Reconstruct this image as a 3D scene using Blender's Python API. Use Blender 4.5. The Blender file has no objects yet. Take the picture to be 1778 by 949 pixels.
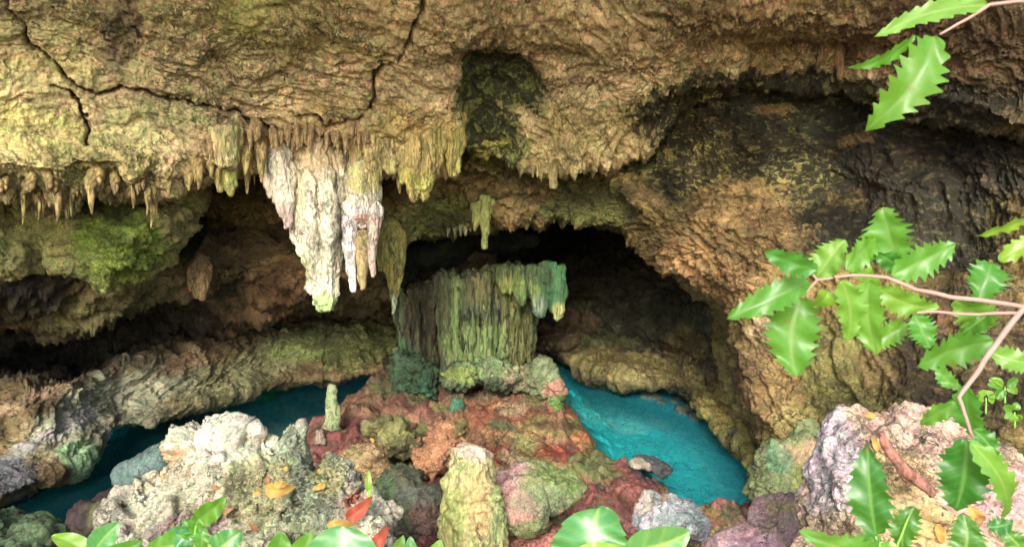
import bpy, math, random
import numpy as np
random.seed(7)
rng = np.random.default_rng(11)
S = bpy.context.scene
C = S.collection

# ------------------------------------------------------------------ camera, world, sun, exposure
PITCH = math.radians(8.0); FPX = 1269.6; CZ = 4.0      # photo is 1778 px wide
cam_d = bpy.data.cameras.new('camera'); cam = bpy.data.objects.new('camera', cam_d); C.objects.link(cam)
cam.location = (0, 0, CZ); cam.rotation_euler = (math.pi/2 - PITCH, 0, 0)
cam_d.sensor_width = 36; cam_d.lens = 36*FPX/1778
cam_d.clip_start = 0.05; cam_d.clip_end = 400
cam_d.dof.use_dof = True; cam_d.dof.focus_distance = 8.5; cam_d.dof.aperture_fstop = 12.0
S.camera = cam

SUN_EL, SUN_AZ = math.radians(32), math.radians(-8)    # the sun stands behind the camera, a little to its left
w = bpy.data.worlds.new('World'); S.world = w; w.use_nodes = True
nt = w.node_tree; bg = nt.nodes['Background']
sky = nt.nodes.new('ShaderNodeTexSky'); sky.sky_type = 'NISHITA'; sky.sun_disc = False
sky.sun_elevation = SUN_EL; sky.sun_rotation = math.pi - SUN_AZ
sky.air_density = 1.0; sky.dust_density = 2.0
nt.links.new(sky.outputs[0], bg.inputs[0]); bg.inputs[1].default_value = 0.15
sd = bpy.data.lights.new('sun', 'SUN'); sd.energy = 2.0; sd.angle = math.radians(24); sd.color = (1, .95, .86)
sun = bpy.data.objects.new('sun', sd); C.objects.link(sun)
sun.rotation_euler = (math.pi/2 - SUN_EL, 0, SUN_AZ)      # light travels towards +Y and down
S.view_settings.view_transform = 'Standard'; S.view_settings.look = 'None'
S.view_settings.exposure = 1.42; S.view_settings.gamma = 1.0; S.view_settings.use_curve_mapping = False

# ------------------------------------------------------------------ pixel <-> world
cp, sp_ = math.cos(PITCH), math.sin(PITCH)
Fv = np.array([0, cp, -sp_]); Uv = np.array([0, sp_, cp]); Rv = np.array([1., 0, 0]); CAM = np.array([0, 0, CZ])
def at(px, py, d):
    px = np.asarray(px, float); py = np.asarray(py, float); d = np.asarray(d, float)
    px, py, d = np.broadcast_arrays(px, py, d)
    return CAM + d[..., None]*(Fv + ((px-889)/FPX)[..., None]*Rv - ((py-474.5)/FPX)[..., None]*Uv)
def depth_on(py, z):                                     # depth at which a photo row meets height z
    dz = -sp_ - (np.asarray(py, float)-474.5)/FPX*cp
    return (z-CZ)/dz
def project(P):
    V = P - CAM; d = V@Fv
    return 889 + FPX*(V@Rv)/d, 474.5 - FPX*(V@Uv)/d, d

# ------------------------------------------------------------------ noise
_perm = rng.permutation(256); _perm = np.concatenate([_perm, _perm, _perm]).astype(np.int32)
_g = rng.normal(size=(256, 3)); _g = (_g/np.linalg.norm(_g, axis=1)[:, None]).astype(np.float32)
def perlin1(P):
    P = np.asarray(P, np.float32); i = np.floor(P).astype(np.int32); f = P-i; i &= 255
    u = f*f*f*(f*(f*6-15)+10); out = 0
    h = {}
    X = [_perm[i[:, 0]], _perm[i[:, 0]+1]]
    for a in (0, 1):
        for b in (0, 1):
            hb = _perm[X[a]+i[:, 1]+b]
            for c in (0, 1):
                g = _g[_perm[hb+i[:, 2]+c]]
                v = g[:, 0]*(f[:, 0]-a)+g[:, 1]*(f[:, 1]-b)+g[:, 2]*(f[:, 2]-c)
                wt = (u[:, 0] if a else 1-u[:, 0])*(u[:, 1] if b else 1-u[:, 1])*(u[:, 2] if c else 1-u[:, 2])
                out = out + v*wt
    return out*np.float32(1.6)
from concurrent.futures import ThreadPoolExecutor
_pool = ThreadPoolExecutor(4)
def perlin(P):
    if len(P) < 20000: return perlin1(P)
    ch = [P[i:i+40000] for i in range(0, len(P), 40000)]
    return np.concatenate(list(_pool.map(perlin1, ch)))
def billow(P, o=4, l=2.1, g=.55, s=0.):                   # 0 in sharp creases, up to 1 on rounded knobs
    r = 0; a = 1; t = 0
    for k in range(o):
        r = r + a*np.abs(perlin(P+s+5.1*k)); t += a; a *= g; P = P*l
    return r/t*2
def fbm(P, o=4, l=2.1, g=.5, s=0.):
    r = 0; a = 1; t = 0
    for k in range(o):
        r = r + a*perlin(P+s+17.3*k); t += a; a *= g; P = P*l
    return r/t
def ridged(P, o=4, l=2.1, g=.55, s=0.):                   # 1 on crests, towards 0 in hollows
    r = 0; a = 1; t = 0
    for k in range(o):
        n = 1-np.abs(perlin(P+s+9.7*k)); r = r + a*n*n; t += a; a *= g; P = P*l
    return r/t
def sstep(a, b, x):
    t = np.clip((x-a)/(b-a), 0, 1); return t*t*(3-2*t)
def rot_scale(P, ang, s_along, s_across, s_y):            # direction at ang (deg, clockwise below +x in the picture plane)
    a = math.radians(ang); X, Y, Z = P[:, 0], P[:, 1], P[:, 2]
    return np.stack([(X*math.cos(a)-Z*math.sin(a))*s_along, Y*s_y, (X*math.sin(a)+Z*math.cos(a))*s_across], 1)

# ------------------------------------------------------------------ mesh building
def np_mesh(name, V, Fc, col=None, smooth=True):
    me = bpy.data.meshes.new(name); V = np.ascontiguousarray(V, np.float32); Fc = np.ascontiguousarray(Fc, np.int32)
    n, k = Fc.shape
    me.vertices.add(len(V)); me.vertices.foreach_set('co', V.ravel())
    me.loops.add(n*k); me.loops.foreach_set('vertex_index', Fc.ravel())
    me.polygons.add(n); me.polygons.foreach_set('loop_start', np.arange(0, n*k, k, dtype=np.int32))
    me.polygons.foreach_set('loop_total', np.full(n, k, np.int32))
    if smooth: me.polygons.foreach_set('use_smooth', np.ones(n, bool))
    me.update(calc_edges=True)
    if col is not None: set_col(me, col)
    return me
def set_col(me, col):
    if col.shape[1] == 3: col = np.concatenate([col, np.zeros((len(col), 1))], 1)
    a = me.attributes.new('Col', 'FLOAT_COLOR', 'POINT'); a.data.foreach_set('color', np.ascontiguousarray(col, np.float32).ravel())
def link(name, me, mat=None, parent=None):
    o = bpy.data.objects.new(name, me); C.objects.link(o)
    if mat is not None and me is not None and len(me.materials) == 0: me.materials.append(mat)
    if parent: o.parent = parent; o.matrix_parent_inverse = parent.matrix_basis.inverted()
    return o
def tag(o, label=None, cat=None, group=None, kind=None):
    if label: o['label'] = label
    if cat: o['category'] = cat
    if group: o['group'] = group
    if kind: o['kind'] = kind
    return o
def empty(name, loc, label, cat, group=None):
    o = bpy.data.objects.new(name, None); C.objects.link(o); o.location = loc
    o.empty_display_size = .1
    return tag(o, label, cat, group)
def grid_faces(n, m):
    i = np.arange(n*m).reshape(n, m)
    return np.stack([i[:-1, :-1], i[:-1, 1:], i[1:, 1:], i[1:, :-1]], -1).reshape(-1, 4)
def resample(A, axis, step):
    A = np.moveaxis(A, axis, 0); K = len(A)
    seg = np.linalg.norm(np.diff(A[..., :2], axis=0), axis=-1)
    seg = np.sqrt((seg**2).mean(axis=tuple(range(1, seg.ndim)))) + np.abs(np.diff(A[..., 2], axis=0)).mean(axis=tuple(range(1, seg.ndim)))*25
    t = [0.]
    out = []
    for k in range(K-1):
        n = max(2, int(seg[k]/step)); tt = np.arange(n)/n
        p0 = A[max(k-1, 0)]; p1 = A[k]; p2 = A[k+1]; p3 = A[min(k+2, K-1)]
        m1 = (p2-p0)*.5; m2 = (p3-p1)*.5
        # limit the tangents so that knots never overshoot
        lim = lambda m, d: np.where(m*d <= 0, 0, np.sign(m)*np.minimum(np.abs(m), 3*np.abs(d)))
        dd = p2-p1; m1 = lim(m1, dd); m2 = lim(m2, dd)
        sh = (n,)+(1,)*(A.ndim-1); q = tt.reshape(sh)
        out.append((2*q**3-3*q**2+1)*p1+(q**3-2*q**2+q)*m1+(-2*q**3+3*q**2)*p2+(q**3-q**2)*m2)
    out.append(A[-1:]); return np.moveaxis(np.concatenate(out), 0, axis)
def blur1(a, k, axis):
    if k <= 0: return a
    ker = np.exp(-.5*(np.arange(-3*k, 3*k+1)/k)**2); ker /= ker.sum()
    return np.apply_along_axis(lambda v: np.convolve(np.pad(v, 3*k, mode='edge'), ker, 'valid'), axis, a)
def loft(rows, step=2.0):                                 # rows: (R,K,3) of px,py,depth -> positions, picture coords
    A = np.array(rows, float)
    A = resample(A, 1, step); A = resample(A, 0, step)
    P = at(A[..., 0], A[..., 1], A[..., 2])
    return A, P
def normals(P):
    du = np.gradient(P, axis=1); dv = np.gradient(P, axis=0)
    N = np.cross(du, dv); N /= np.linalg.norm(N, axis=-1)[..., None]+1e-9
    return N
def paint(px, py, P, base, blobs, warp=1.0):
    n1 = fbm(P*1.3, 3, s=3.1)*.8; n2 = fbm(P*6, 3, s=8.2)
    c = np.tile(np.array(base, float), (len(px), 1))
    if c.shape[1] == 3: c = np.concatenate([c, np.zeros((len(c), 1))], 1)
    for b in blobs:
        cx, cy, rx, ry, colr, st = b[:6]; ang = math.radians(b[6]) if len(b) > 6 else 0
        x = px-cx; y = py-cy; X = (x*math.cos(ang)+y*math.sin(ang))/rx; Y = (-x*math.sin(ang)+y*math.cos(ang))/ry
        q = np.sqrt(X*X+Y*Y) + warp*(n1*.55+n2*.35)
        m = (1-sstep(.7, 1.15, q))*st
        t = np.array(tuple(colr) + ((0,) if len(colr) == 3 else ()))
        c = c+(t-c)*m[:, None]
    return c

# ------------------------------------------------------------------ materials
def nd(nt, t, **kw):
    n = nt.nodes.new(t)
    for k, v in kw.items(): setattr(n, k, v)
    return n
def rock_mat(name, scale=1.0, stretch=(1, 1, 1), rot=(0, 0, 0), bump=.7, dist=.03, var=.5, rough=.8, green=.35, pits=.35, wet=0.0, cr=.85):
    m = bpy.data.materials.new(name); m.use_nodes = True; t = m.node_tree; L = t.links.new
    b = t.nodes['Principled BSDF']
    tc = nd(t, 'ShaderNodeTexCoord'); mp = nd(t, 'ShaderNodeMapping'); mp.inputs['Scale'].default_value = stretch; mp.inputs['Rotation'].default_value = rot
    L(tc.outputs['Object'], mp.inputs[0])
    def noise(sc, det=8, ro=.6, vec=mp, dis=0):
        n = nd(t, 'ShaderNodeTexNoise'); n.inputs['Scale'].default_value = sc*scale; n.inputs['Detail'].default_value = det
        n.inputs['Roughness'].default_value = ro; n.inputs['Distortion'].default_value = dis; L(vec.outputs[0], n.inputs['Vector']); return n
    def mr(n, a, b_, c, d):
        r = nd(t, 'ShaderNodeMapRange'); L(n, r.inputs[0])
        for i, v in enumerate((a, b_, c, d)): r.inputs[i+1].default_value = v
        return r.outputs[0]
    def mix(mode, f, A, B):
        x = nd(t, 'ShaderNodeMix', data_type='RGBA', blend_type=mode)
        if isinstance(f, (int, float)): x.inputs[0].default_value = f
        else: L(f, x.inputs[0])
        for s, v in ((6, A), (7, B)):
            if isinstance(v, tuple): x.inputs[s].default_value = v
            else: L(v, x.inputs[s])
        return x.outputs[2]
    at_ = nd(t, 'ShaderNodeAttribute', attribute_name='Col')
    n1 = noise(3.2, 9, .65, dis=.6); n2 = noise(9, 6, .6, dis=1.2); n3 = noise(34, 5, .7); n4 = noise(1.1, 3, .5)
    col = mix('MULTIPLY', 1.0, at_.outputs['Color'], mix('MIX', mr(n1.outputs[0], .3, .7, 0, 1), (1-var, 1-var, 1-var*.95, 1), (1+var*.8, 1+var*.75, 1+var*.7, 1)))
    col = mix('MULTIPLY', green, col, mix('MIX', mr(n2.outputs[0], .38, .62, 0, 1), (1.35, .95, .8, 1), (.62, 1.12, .45, 1)))
    col = mix('MULTIPLY', 1.0, col, mix('MIX', mr(n3.outputs[0], .32, .68, 0, 1), (.5, .48, .48, 1), (1.45, 1.45, 1.42, 1)))
    # black algae specks, also painted crevice shade: strength from attribute alpha plus a base
    n5 = noise(8, 7, .66, dis=1.0)
    add = nd(t, 'ShaderNodeMath', operation='MULTIPLY_ADD'); L(at_.outputs['Alpha'], add.inputs[0]); add.inputs[1].default_value = .24; add.inputs[2].default_value = .34+.06*pits
    sub = nd(t, 'ShaderNodeMath', operation='SUBTRACT'); L(add.outputs[0], sub.inputs[0]); L(n5.outputs[0], sub.inputs[1])
    col = mix('MIX', mr(sub.outputs[0], -.02, .05, 0, .88), col, (.018, .018, .013, 1))
    vo = nd(t, 'ShaderNodeTexVoronoi', feature='DISTANCE_TO_EDGE'); vo.inputs['Scale'].default_value = 3.2*scale
    wv = nd(t, 'ShaderNodeVectorMath', operation='MULTIPLY_ADD'); L(n2.outputs['Color'], wv.inputs[0]); wv.inputs[1].default_value = (.32/scale,)*3; L(mp.outputs[0], wv.inputs[2]); L(wv.outputs[0], vo.inputs['Vector'])
    ckm = nd(t, 'ShaderNodeMath', operation='MULTIPLY'); L(mr(vo.outputs['Distance'], .01, .08, 1, 0), ckm.inputs[0]); L(mr(n1.outputs[0], .42, .58, 0, cr), ckm.inputs[1])
    rl = nd(t, 'ShaderNodeMath', operation='ABSOLUTE'); rs = nd(t, 'ShaderNodeMath', operation='SUBTRACT'); L(n5.outputs[0], rs.inputs[0]); rs.inputs[1].default_value = .52; L(rs.outputs[0], rl.inputs[0])
    ck2 = nd(t, 'ShaderNodeMath', operation='MULTIPLY'); L(mr(rl.outputs[0], .0, .03, 1, 0), ck2.inputs[0]); L(mr(n4.outputs[0], .4, .6, cr*.25, cr), ck2.inputs[1])
    ckx = nd(t, 'ShaderNodeMath', operation='MAXIMUM'); L(ckm.outputs[0], ckx.inputs[0]); L(ck2.outputs[0], ckx.inputs[1])
    col = mix('MIX', ckx.outputs[0], col, (.035, .03, .02, 1))
    L(col, b.inputs['Base Color'])
    rg = mr(n2.outputs[0], .35, .7, rough-.12-wet, rough+.1)
    L(rg, b.inputs['Roughness']); b.inputs['Specular IOR Level'].default_value = .35
    h = nd(t, 'ShaderNodeMath', operation='MULTIPLY_ADD'); n6 = noise(70, 6, .75); L(n6.outputs[0], h.inputs[0]); h.inputs[1].default_value = .35; 
    n7 = noise(16, 10, .72, dis=.7); L(n7.outputs[0], h.inputs[2])
    h2 = nd(t, 'ShaderNodeMath', operation='MULTIPLY_ADD'); L(ckx.outputs[0], h2.inputs[0]); h2.inputs[1].default_value = -.4; L(h.outputs[0], h2.inputs[2])
    bp = nd(t, 'ShaderNodeBump'); bp.inputs['Strength'].default_value = bump; bp.inputs['Distance'].default_value = dist; L(h2.outputs[0], bp.inputs['Height']); L(mr(n4.outputs[0], .38, .62, bump*.35, bump), bp.inputs['Strength']); L(bp.outputs[0], b.inputs['Normal'])
    return m
M = {}
M['ceiling'] = rock_mat('ceiling_limestone', bump=.9, dist=.045, var=.4)
M['wall'] = rock_mat('wall_limestone', stretch=(1, 1, 1.8), rot=(0, math.radians(35), 0), bump=1, dist=.08, var=.55)
M['dark'] = rock_mat('dark_limestone', bump=.9, dist=.06, var=.5, rough=.65)
M['dark'].node_tree.nodes['Principled BSDF'].inputs['Specular IOR Level'].default_value = .08
M['ground'] = rock_mat('ground_rock', bump=.8, dist=.04, var=.45, green=.5, pits=.2)
M['boulder'] = rock_mat('pitted_boulder', scale=1.7, bump=1, dist=.03, var=.4, green=.35, pits=.5)
M['drip'] = rock_mat('dripstone', scale=1.3, stretch=(1, 1, .28), bump=.8, dist=.03, var=.35, green=.35, pits=.1)
M['calcite'] = rock_mat('white_calcite', scale=1.4, stretch=(1, 1, .45), bump=.8, dist=.03, var=.22, green=.25, pits=-.4, rough=.55)
M['column'] = rock_mat('flowstone', scale=1.4, stretch=(1, 1, .12), bump=.9, dist=.05, var=.5, green=.5, pits=.5)

def plain(name, col, rough=.6, trans=0, tcol=None, nscale=30, var=.25):
    m = bpy.data.materials.new(name); m.use_nodes = True; t = m.node_tree; b = t.nodes['Principled BSDF']; L = t.links.new
    n = nd(t, 'ShaderNodeTexNoise'); n.inputs['Scale'].default_value = nscale; n.inputs['Detail'].default_value = 5
    tc = nd(t, 'ShaderNodeTexCoord'); L(tc.outputs['Object'], n.inputs['Vector'])
    x = nd(t, 'ShaderNodeMix', data_type='RGBA'); L(n.outputs[0], x.inputs[0])
    x.inputs[6].default_value = tuple(c*(1-var) for c in col)+(1,); x.inputs[7].default_value = tuple(min(1, c*(1+var)) for c in col)+(1,)
    L(x.outputs[2], b.inputs['Base Color']); b.inputs['Roughness'].default_value = rough
    if trans:
        tr = nd(t, 'ShaderNodeBsdfTranslucent'); tr.inputs[0].default_value = tuple(tcol)+(1,)
        ms = nd(t, 'ShaderNodeMixShader'); ms.inputs[0].default_value = trans; L(b.outputs[0], ms.inputs[1]); L(tr.outputs[0], ms.inputs[2])
        L(ms.outputs[0], t.nodes['Material Output'].inputs[0])
    return m

# ------------------------------------------------------------------ 1. ceiling and its lip
LX = np.array([-700, -350, 0, 60, 110, 140, 200, 285, 300, 318, 360, 410, 450, 480, 600, 650, 700, 740, 790, 815, 850, 890, 925, 960, 1000, 1060, 1125, 1160, 1200, 1300, 1470, 1520, 1600, 1778, 2100, 2500.])
LY = np.array([330, 330, 325, 332, 338, 320, 325, 338, 330, 305, 292, 285, 262, 252, 262, 285, 300, 292, 266, 250, 262, 276, 290, 292, 290, 285, 262, 225, 185, 150, 150, 180, 200, 245, 260, 260.])
LD = np.interp(LX, [-700, 0, 300, 500, 700, 900, 1150, 1500, 1778, 2500], [6.2, 7.2, 8.1, 8.7, 9.0, 9.3, 9.2, 8.2, 7.2, 6.4])
lipY = lambda x: np.interp(x, LX, LY); lipD = lambda x: np.interp(x, LX, LD)
xs = np.unique(np.concatenate([LX, np.arange(-700, 2500, 60)])); ly, ld = lipY(xs), lipD(xs)
mk = lambda y, d: np.stack([xs, np.broadcast_to(y, xs.shape), np.broadcast_to(d, xs.shape)], 1)
top0 = np.interp(xs, [-700, 200, 889, 1500, 2500], [6.0, 6.9, 7.4, 6.9, 5.6])
rows = [mk(-1500, 5.0), mk(-800, 4.9), mk(-330, 5.9), mk(0, top0),
        mk(np.minimum(110, ly*.45), top0*.55+ld*.45), mk(ly*.5+60*(ly > 150), top0*.3+ld*.7), mk(ly-45, ld-.35), mk(ly-14, ld-.16), mk(ly, ld), mk(ly-2, ld+.35), mk(ly-40, ld+1.3), mk(ly-70, ld+2.6)]
cracks = [[(740, -20), (738, 10), (715, 40), (712, 70), (690, 95), (652, 122), (648, 175), (632, 205), (600, 212), (565, 226), (545, 205), (520, 208)],
          [(-5, -5), (22, 22), (42, 45), (45, 75), (62, 92), (90, 105), (112, 138), (150, 160), (178, 168), (205, 155), (250, 160), (300, 178), (350, 182), (395, 190), (430, 210), (458, 214), (480, 235), (505, 250)],
          [(60, 92), (40, 60)], [(90, 150), (120, 160), (150, 200), (152, 240)]]
def seg_dist(px, py, pts):
    d = np.full(len(px), 1e9)
    for (x0, y0), (x1, y1) in zip(pts[:-1], pts[1:]):
        dx, dy = x1-x0, y1-y0; t = np.clip(((px-x0)*dx+(py-y0)*dy)/(dx*dx+dy*dy), 0, 1)
        d = np.minimum(d, np.hypot(px-x0-t*dx, py-y0-t*dy))
    return d
TAN = (.66, .5, .31); OLV = (.58, .49, .26); YGR = (.54, .51, .18); BRN = (.23, .135, .065); DKB = (.075, .05, .028)
ORG = (.46, .21, .08); MOS = (.13, .19, .035); BLK = (.02, .022, .014); PNK = (.5, .28, .2); GRY = (.3, .3, .25)
def build_sheet(name, rows, mat, disp, blobs, base, step=2.0, smooth_x=0, warp=1.0, post=None, kind='structure'):
    A, P = loft(rows, step)
    if smooth_x: A = blur1(A, smooth_x, 1); P = at(A[..., 0], A[..., 1], A[..., 2])
    N = normals(P); n, m = A.shape[:2]
    mid = P.reshape(-1, 3); Nf = N.reshape(-1, 3)
    px, py = A[..., 0].ravel(), A[..., 1].ravel()
    # orient normals so the visible part faces the camera
    inside = (px > 0) & (px < 1778) & (py > 0) & (py < 949)
    v = CAM-mid
    if ((v*Nf).sum(1)[inside] > 0).mean() < .5: Nf = -Nf
    h = disp(mid, px, py)
    V = mid+Nf*h[:, None]
    if post is not None: V = post(V, px, py)
    col = paint(px, py, V, base, blobs, warp)
    if name == 'cave_ceiling':                               # soil caught inside the long cracks
        for k, c in enumerate(CRACKS):
            dk = seg_dist(px+fbm(mid*7, 4, g=.65, s=7)*13, py+fbm(mid*7, 4, g=.65, s=17)*13, c); mk_ = np.exp(-(dk/((2.4, 2., 1.4, 1.4)[k]*(1+.6*perlin(mid*5))))**2)[:, None]*.93
            col = col*(1-mk_)+np.array([.03, .022, .015, .1])*mk_
    F4 = grid_faces(n, m)
    o = link(name, np_mesh(name, V, F4, col), mat); tag(o, kind=kind)
    return o, px, py, V
def d_ceiling(P, px, py):
    wv = np.stack([fbm(P*.9+5, 3), fbm(P*.9+25, 3), fbm(P*.9+45, 3)], 1)
    Q = P+wv*.5
    left = 1-sstep(650, 900, px)
    h = fbm(P*.55, 3)*.24
    R = rot_scale(Q, 24, 1.0, 3.6, 1.6)                                           # flowing strata on the left
    h += left*((ridged(R, 5, g=.6, s=4)-.5)*.17+(ridged(R*2.7+7, 4, g=.65, s=14)-.5)*.06)
    R2 = rot_scale(Q, 80, 1.5, 5.5, 3)                                              # furry short drips on the right
    h += (1-left)*((ridged(R2, 5, g=.62, s=9)-.5)*.17)
    sm = .35+.65*sstep(-.25, .25, fbm(P*.8, 2, s=77)); h += sm*(billow(Q*3.3, 5, g=.6, s=6)-.5)*.07+(ridged(P*9, 3, s=6)-.5)*.03
    lp = py-lipY(px)
    near = sstep(-80, -8, lp)*(1-sstep(1120, 1180, px)*.5)
    h += near*(ridged(np.stack([P[:, 0]*7, P[:, 1]*2, P[:, 2]*1.4], 1), 3, s=12)-.45)*.16
    ex = lambda cx, cy, rx, ry: np.exp(-((px-cx)/rx)**4-((py-cy)/ry)**4)
    h -= .24*ex(868, 150, 66, 56)*(1+.6*perlin(P*3))+.12*ex(850, 235, 50, 40)
    for k, c in enumerate(cracks):
        d = seg_dist(px+fbm(P*7, 4, g=.65, s=7)*13, py+fbm(P*7, 4, g=.65, s=17)*13, c); wd = (3.0, 2.4, 1.6, 1.6)[k]*(1+.6*perlin(P*5))
        h -= .16*np.exp(-(d/wd)**2)+.02*np.exp(-(d/9)**2)
    return h
ceil_blobs = [(250, 60, 330, 110, OLV, .7), (60, 120, 130, 120, OLV, .8), (120, 260, 170, 60, YGR, .6, 20), (520, 40, 160, 70, YGR, .45), (430, 40, 60, 60, YGR, .5), (430, 130, 260, 60, (.64, .5, .3), .8, 15),
              (700, 60, 240, 90, (.62, .46, .27), .6), (270, 210, 110, 50, (.42, .41, .2), .7), (210, 60, 40, 90, (.16, .12, .09, .5), .7, 10), (480, 240, 180, 30, (.56, .34, .2), .6), (620, 210, 120, 60, (.55, .42, .2), .6),
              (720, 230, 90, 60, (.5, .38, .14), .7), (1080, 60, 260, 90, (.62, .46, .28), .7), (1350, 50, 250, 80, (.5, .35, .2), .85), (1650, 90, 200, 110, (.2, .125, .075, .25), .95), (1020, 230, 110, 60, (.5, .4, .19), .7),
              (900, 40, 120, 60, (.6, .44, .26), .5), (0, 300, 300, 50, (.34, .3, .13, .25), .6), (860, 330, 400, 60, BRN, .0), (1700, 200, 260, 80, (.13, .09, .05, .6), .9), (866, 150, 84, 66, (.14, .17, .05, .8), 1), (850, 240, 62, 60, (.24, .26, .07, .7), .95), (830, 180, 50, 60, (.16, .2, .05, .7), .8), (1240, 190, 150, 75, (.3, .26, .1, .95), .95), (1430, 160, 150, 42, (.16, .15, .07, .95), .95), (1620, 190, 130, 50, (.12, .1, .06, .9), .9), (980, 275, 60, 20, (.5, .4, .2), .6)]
CRACKS = cracks
def post_ceiling(V, px, py):                                                       # ragged hanging edge
    lp = py-lipY(px); m = np.exp(-(np.clip(lp, -60, 0)/14.)**2)
    s = np.abs(perlin(np.stack([V[:, 0]*5.5, V[:, 0]*0, V[:, 1]*.3], 1)))*.9+np.abs(perlin(np.stack([V[:, 0]*13, V[:, 0]*0+3, V[:, 1]*.5], 1)))*.5
    V = V.copy(); V[:, 2] -= m*s*.17*(1-sstep(1120, 1180, px)*.6)
    return V
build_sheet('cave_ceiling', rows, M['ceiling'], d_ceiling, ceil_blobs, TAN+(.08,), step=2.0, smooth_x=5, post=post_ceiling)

# ------------------------------------------------------------------ 2. rock behind the lip, down to the dark arch and right wall
K = []   # columns: (px,py,d) for top(hidden), upper, middle, lower, edge, curl, deep
def colm(*p): K.append(p)
#      hidden top        upper             middle            lower             edge              curl              deep
colm((330, 215, 11.5), (330, 280, 10.6), (340, 330, 10.6), (350, 370, 10.8), (360, 400, 11.2), (360, 395, 12.2), (360, 380, 13.5))
colm((500, 190, 11.2), (500, 270, 10.4), (510, 330, 10.6), (520, 380, 11.0), (530, 425, 11.6), (530, 420, 12.6), (530, 400, 14.5))
colm((620, 190, 11.0), (620, 270, 10.2), (630, 330, 10.2), (640, 390, 10.3), (650, 440, 10.5), (650, 440, 11.5), (650, 415, 14.5))
colm((700, 200, 10.8), (700, 285, 10.0), (700, 330, 9.9), (700, 385, 10.0), (700, 428, 10.2), (702, 425, 11.2), (705, 400, 14.5))
colm((760, 190, 10.8), (760, 270, 10.2), (765, 320, 10.1), (770, 370, 10.2), (775, 402, 10.4), (775, 398, 11.4), (775, 380, 15))
colm((810, 60, 9.8), (815, 150, 9.5), (830, 250, 9.2), (830, 340, 10.1), (835, 392, 10.4), (835, 388, 11.5), (835, 370, 15))
colm((870, 30, 10.0), (870, 130, 9.6), (875, 240, 9.15), (870, 330, 10.0), (880, 383, 10.4), (880, 378, 11.5), (880, 360, 15))
colm((930, 40, 9.8), (930, 140, 9.5), (930, 260, 9.35), (935, 335, 10.0), (945, 380, 10.4), (945, 376, 11.6), (945, 360, 15))
colm((990, 180, 10.9), (1000, 270, 10.2), (1005, 310, 10.1), (1010, 350, 10.1), (1015, 384, 10.3), (1015, 382, 11.6), (1015, 360, 15))
colm((1060, 170, 10.8), (1065, 260, 10.1), (1080, 305, 9.9), (1095, 355, 9.9), (1100, 402, 10.1), (1095, 400, 11.5), (1090, 380, 15))
colm((1130, 130, 9.9), (1135, 220, 9.5), (1150, 290, 9.6), (1160, 370, 9.6), (1155, 448, 9.9), (1150, 448, 11.4), (1140, 430, 15))
colm((1180, 60, 9.7), (1190, 140, 9.2), (1215, 260, 9.3), (1245, 380, 9.1), (1225, 492, 9.6), (1215, 492, 11.2), (1200, 470, 14.6))
colm((1260, 55, 9.5), (1270, 140, 8.95), (1310, 270, 9.0), (1340, 410, 8.6), (1275, 538, 9.2), (1262, 540, 10.8), (1240, 520, 13.8))
colm((1340, 60, 9.4), (1350, 140, 8.8), (1390, 290, 8.9), (1420, 470, 8.2), (1284, 610, 8.8), (1270, 620, 10.2), (1230, 620, 12.6))
colm((1420, 60, 9.8), (1430, 140, 8.7), (1470, 310, 8.8), (1480, 540, 7.8), (1312, 690, 8.5), (1295, 705, 9.5), (1250, 705, 11.5))
colm((1500, 90, 9.6), (1510, 160, 8.5), (1540, 330, 8.5), (1540, 600, 7.5), (1350, 775, 8.0), (1335, 800, 8.7), (1290, 800, 10.3))
colm((1620, 110, 9.0), (1640, 200, 7.9), (1650, 350, 8.0), (1640, 620, 7.0), (1440, 850, 7.2), (1420, 880, 7.6), (1390, 890, 9))
colm((1778, 140, 8.5), (1790, 240, 7.4), (1790, 380, 7.4), (1780, 640, 6.4), (1700, 900, 6.0), (1690, 960, 6.0), (1680, 990, 7))
colm((2100, 170, 8), (2100, 260, 6.6), (2100, 400, 6.6), (2100, 640, 5.8), (2100, 900, 5.2), (2100, 1000, 5.0), (2100, 1100, 5))
colm((2500, 170, 7), (2500, 260, 6.0), (2500, 400, 6.0), (2500, 640, 5.0), (2500, 900, 4.6), (2500, 1050, 4.2), (2500, 1200, 4))
rowsR = np.array(K).transpose(1, 0, 2)
def d_right(P, px, py):
    wv = np.stack([fbm(P*.8+5, 3), fbm(P*.8+25, 3), fbm(P*.8+45, 3)], 1); Q = P+wv*.35
    lowr = sstep(430, 560, py)*sstep(1150, 1300, px)
    h = fbm(P*.6+3, 3)*.34
    h += (1-lowr)*(ridged(rot_scale(Q, 35, 1.9, 3.2, 2), 6, g=.62, s=31)-.5)*.3
    h += lowr*(ridged(rot_scale(Q, 52, .9, 4.2, 2), 5, s=21)-.5)*.17
    h += (billow(Q*2.8, 6, g=.64, s=6)-.5)*.17*(1-.5*lowr)+(ridged(P*8, 3, s=6)-.5)*.035
    e = lambda cx, cy, rx, ry, a=0: np.exp(-((((px-cx)*math.cos(math.radians(a))+(py-cy)*math.sin(math.radians(a)))/rx)**2+((-(px-cx)*math.sin(math.radians(a))+(py-cy)*math.cos(math.radians(a)))/ry)**2))
    h += .35*e(1110, 335, 75, 18, 30)-.3*e(1400, 180, 130, 45)-.3*e(1640, 260, 110, 50)+.35*e(1390, 300, 60, 45)-.3*e(1480, 350, 110, 35)+.3*e(1280, 420, 90, 90)-.25*e(1650, 420, 120, 60)
    h -= .25*e(870, 140, 55, 40)
    return h
OCH = (.26, .19, .075)
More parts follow.
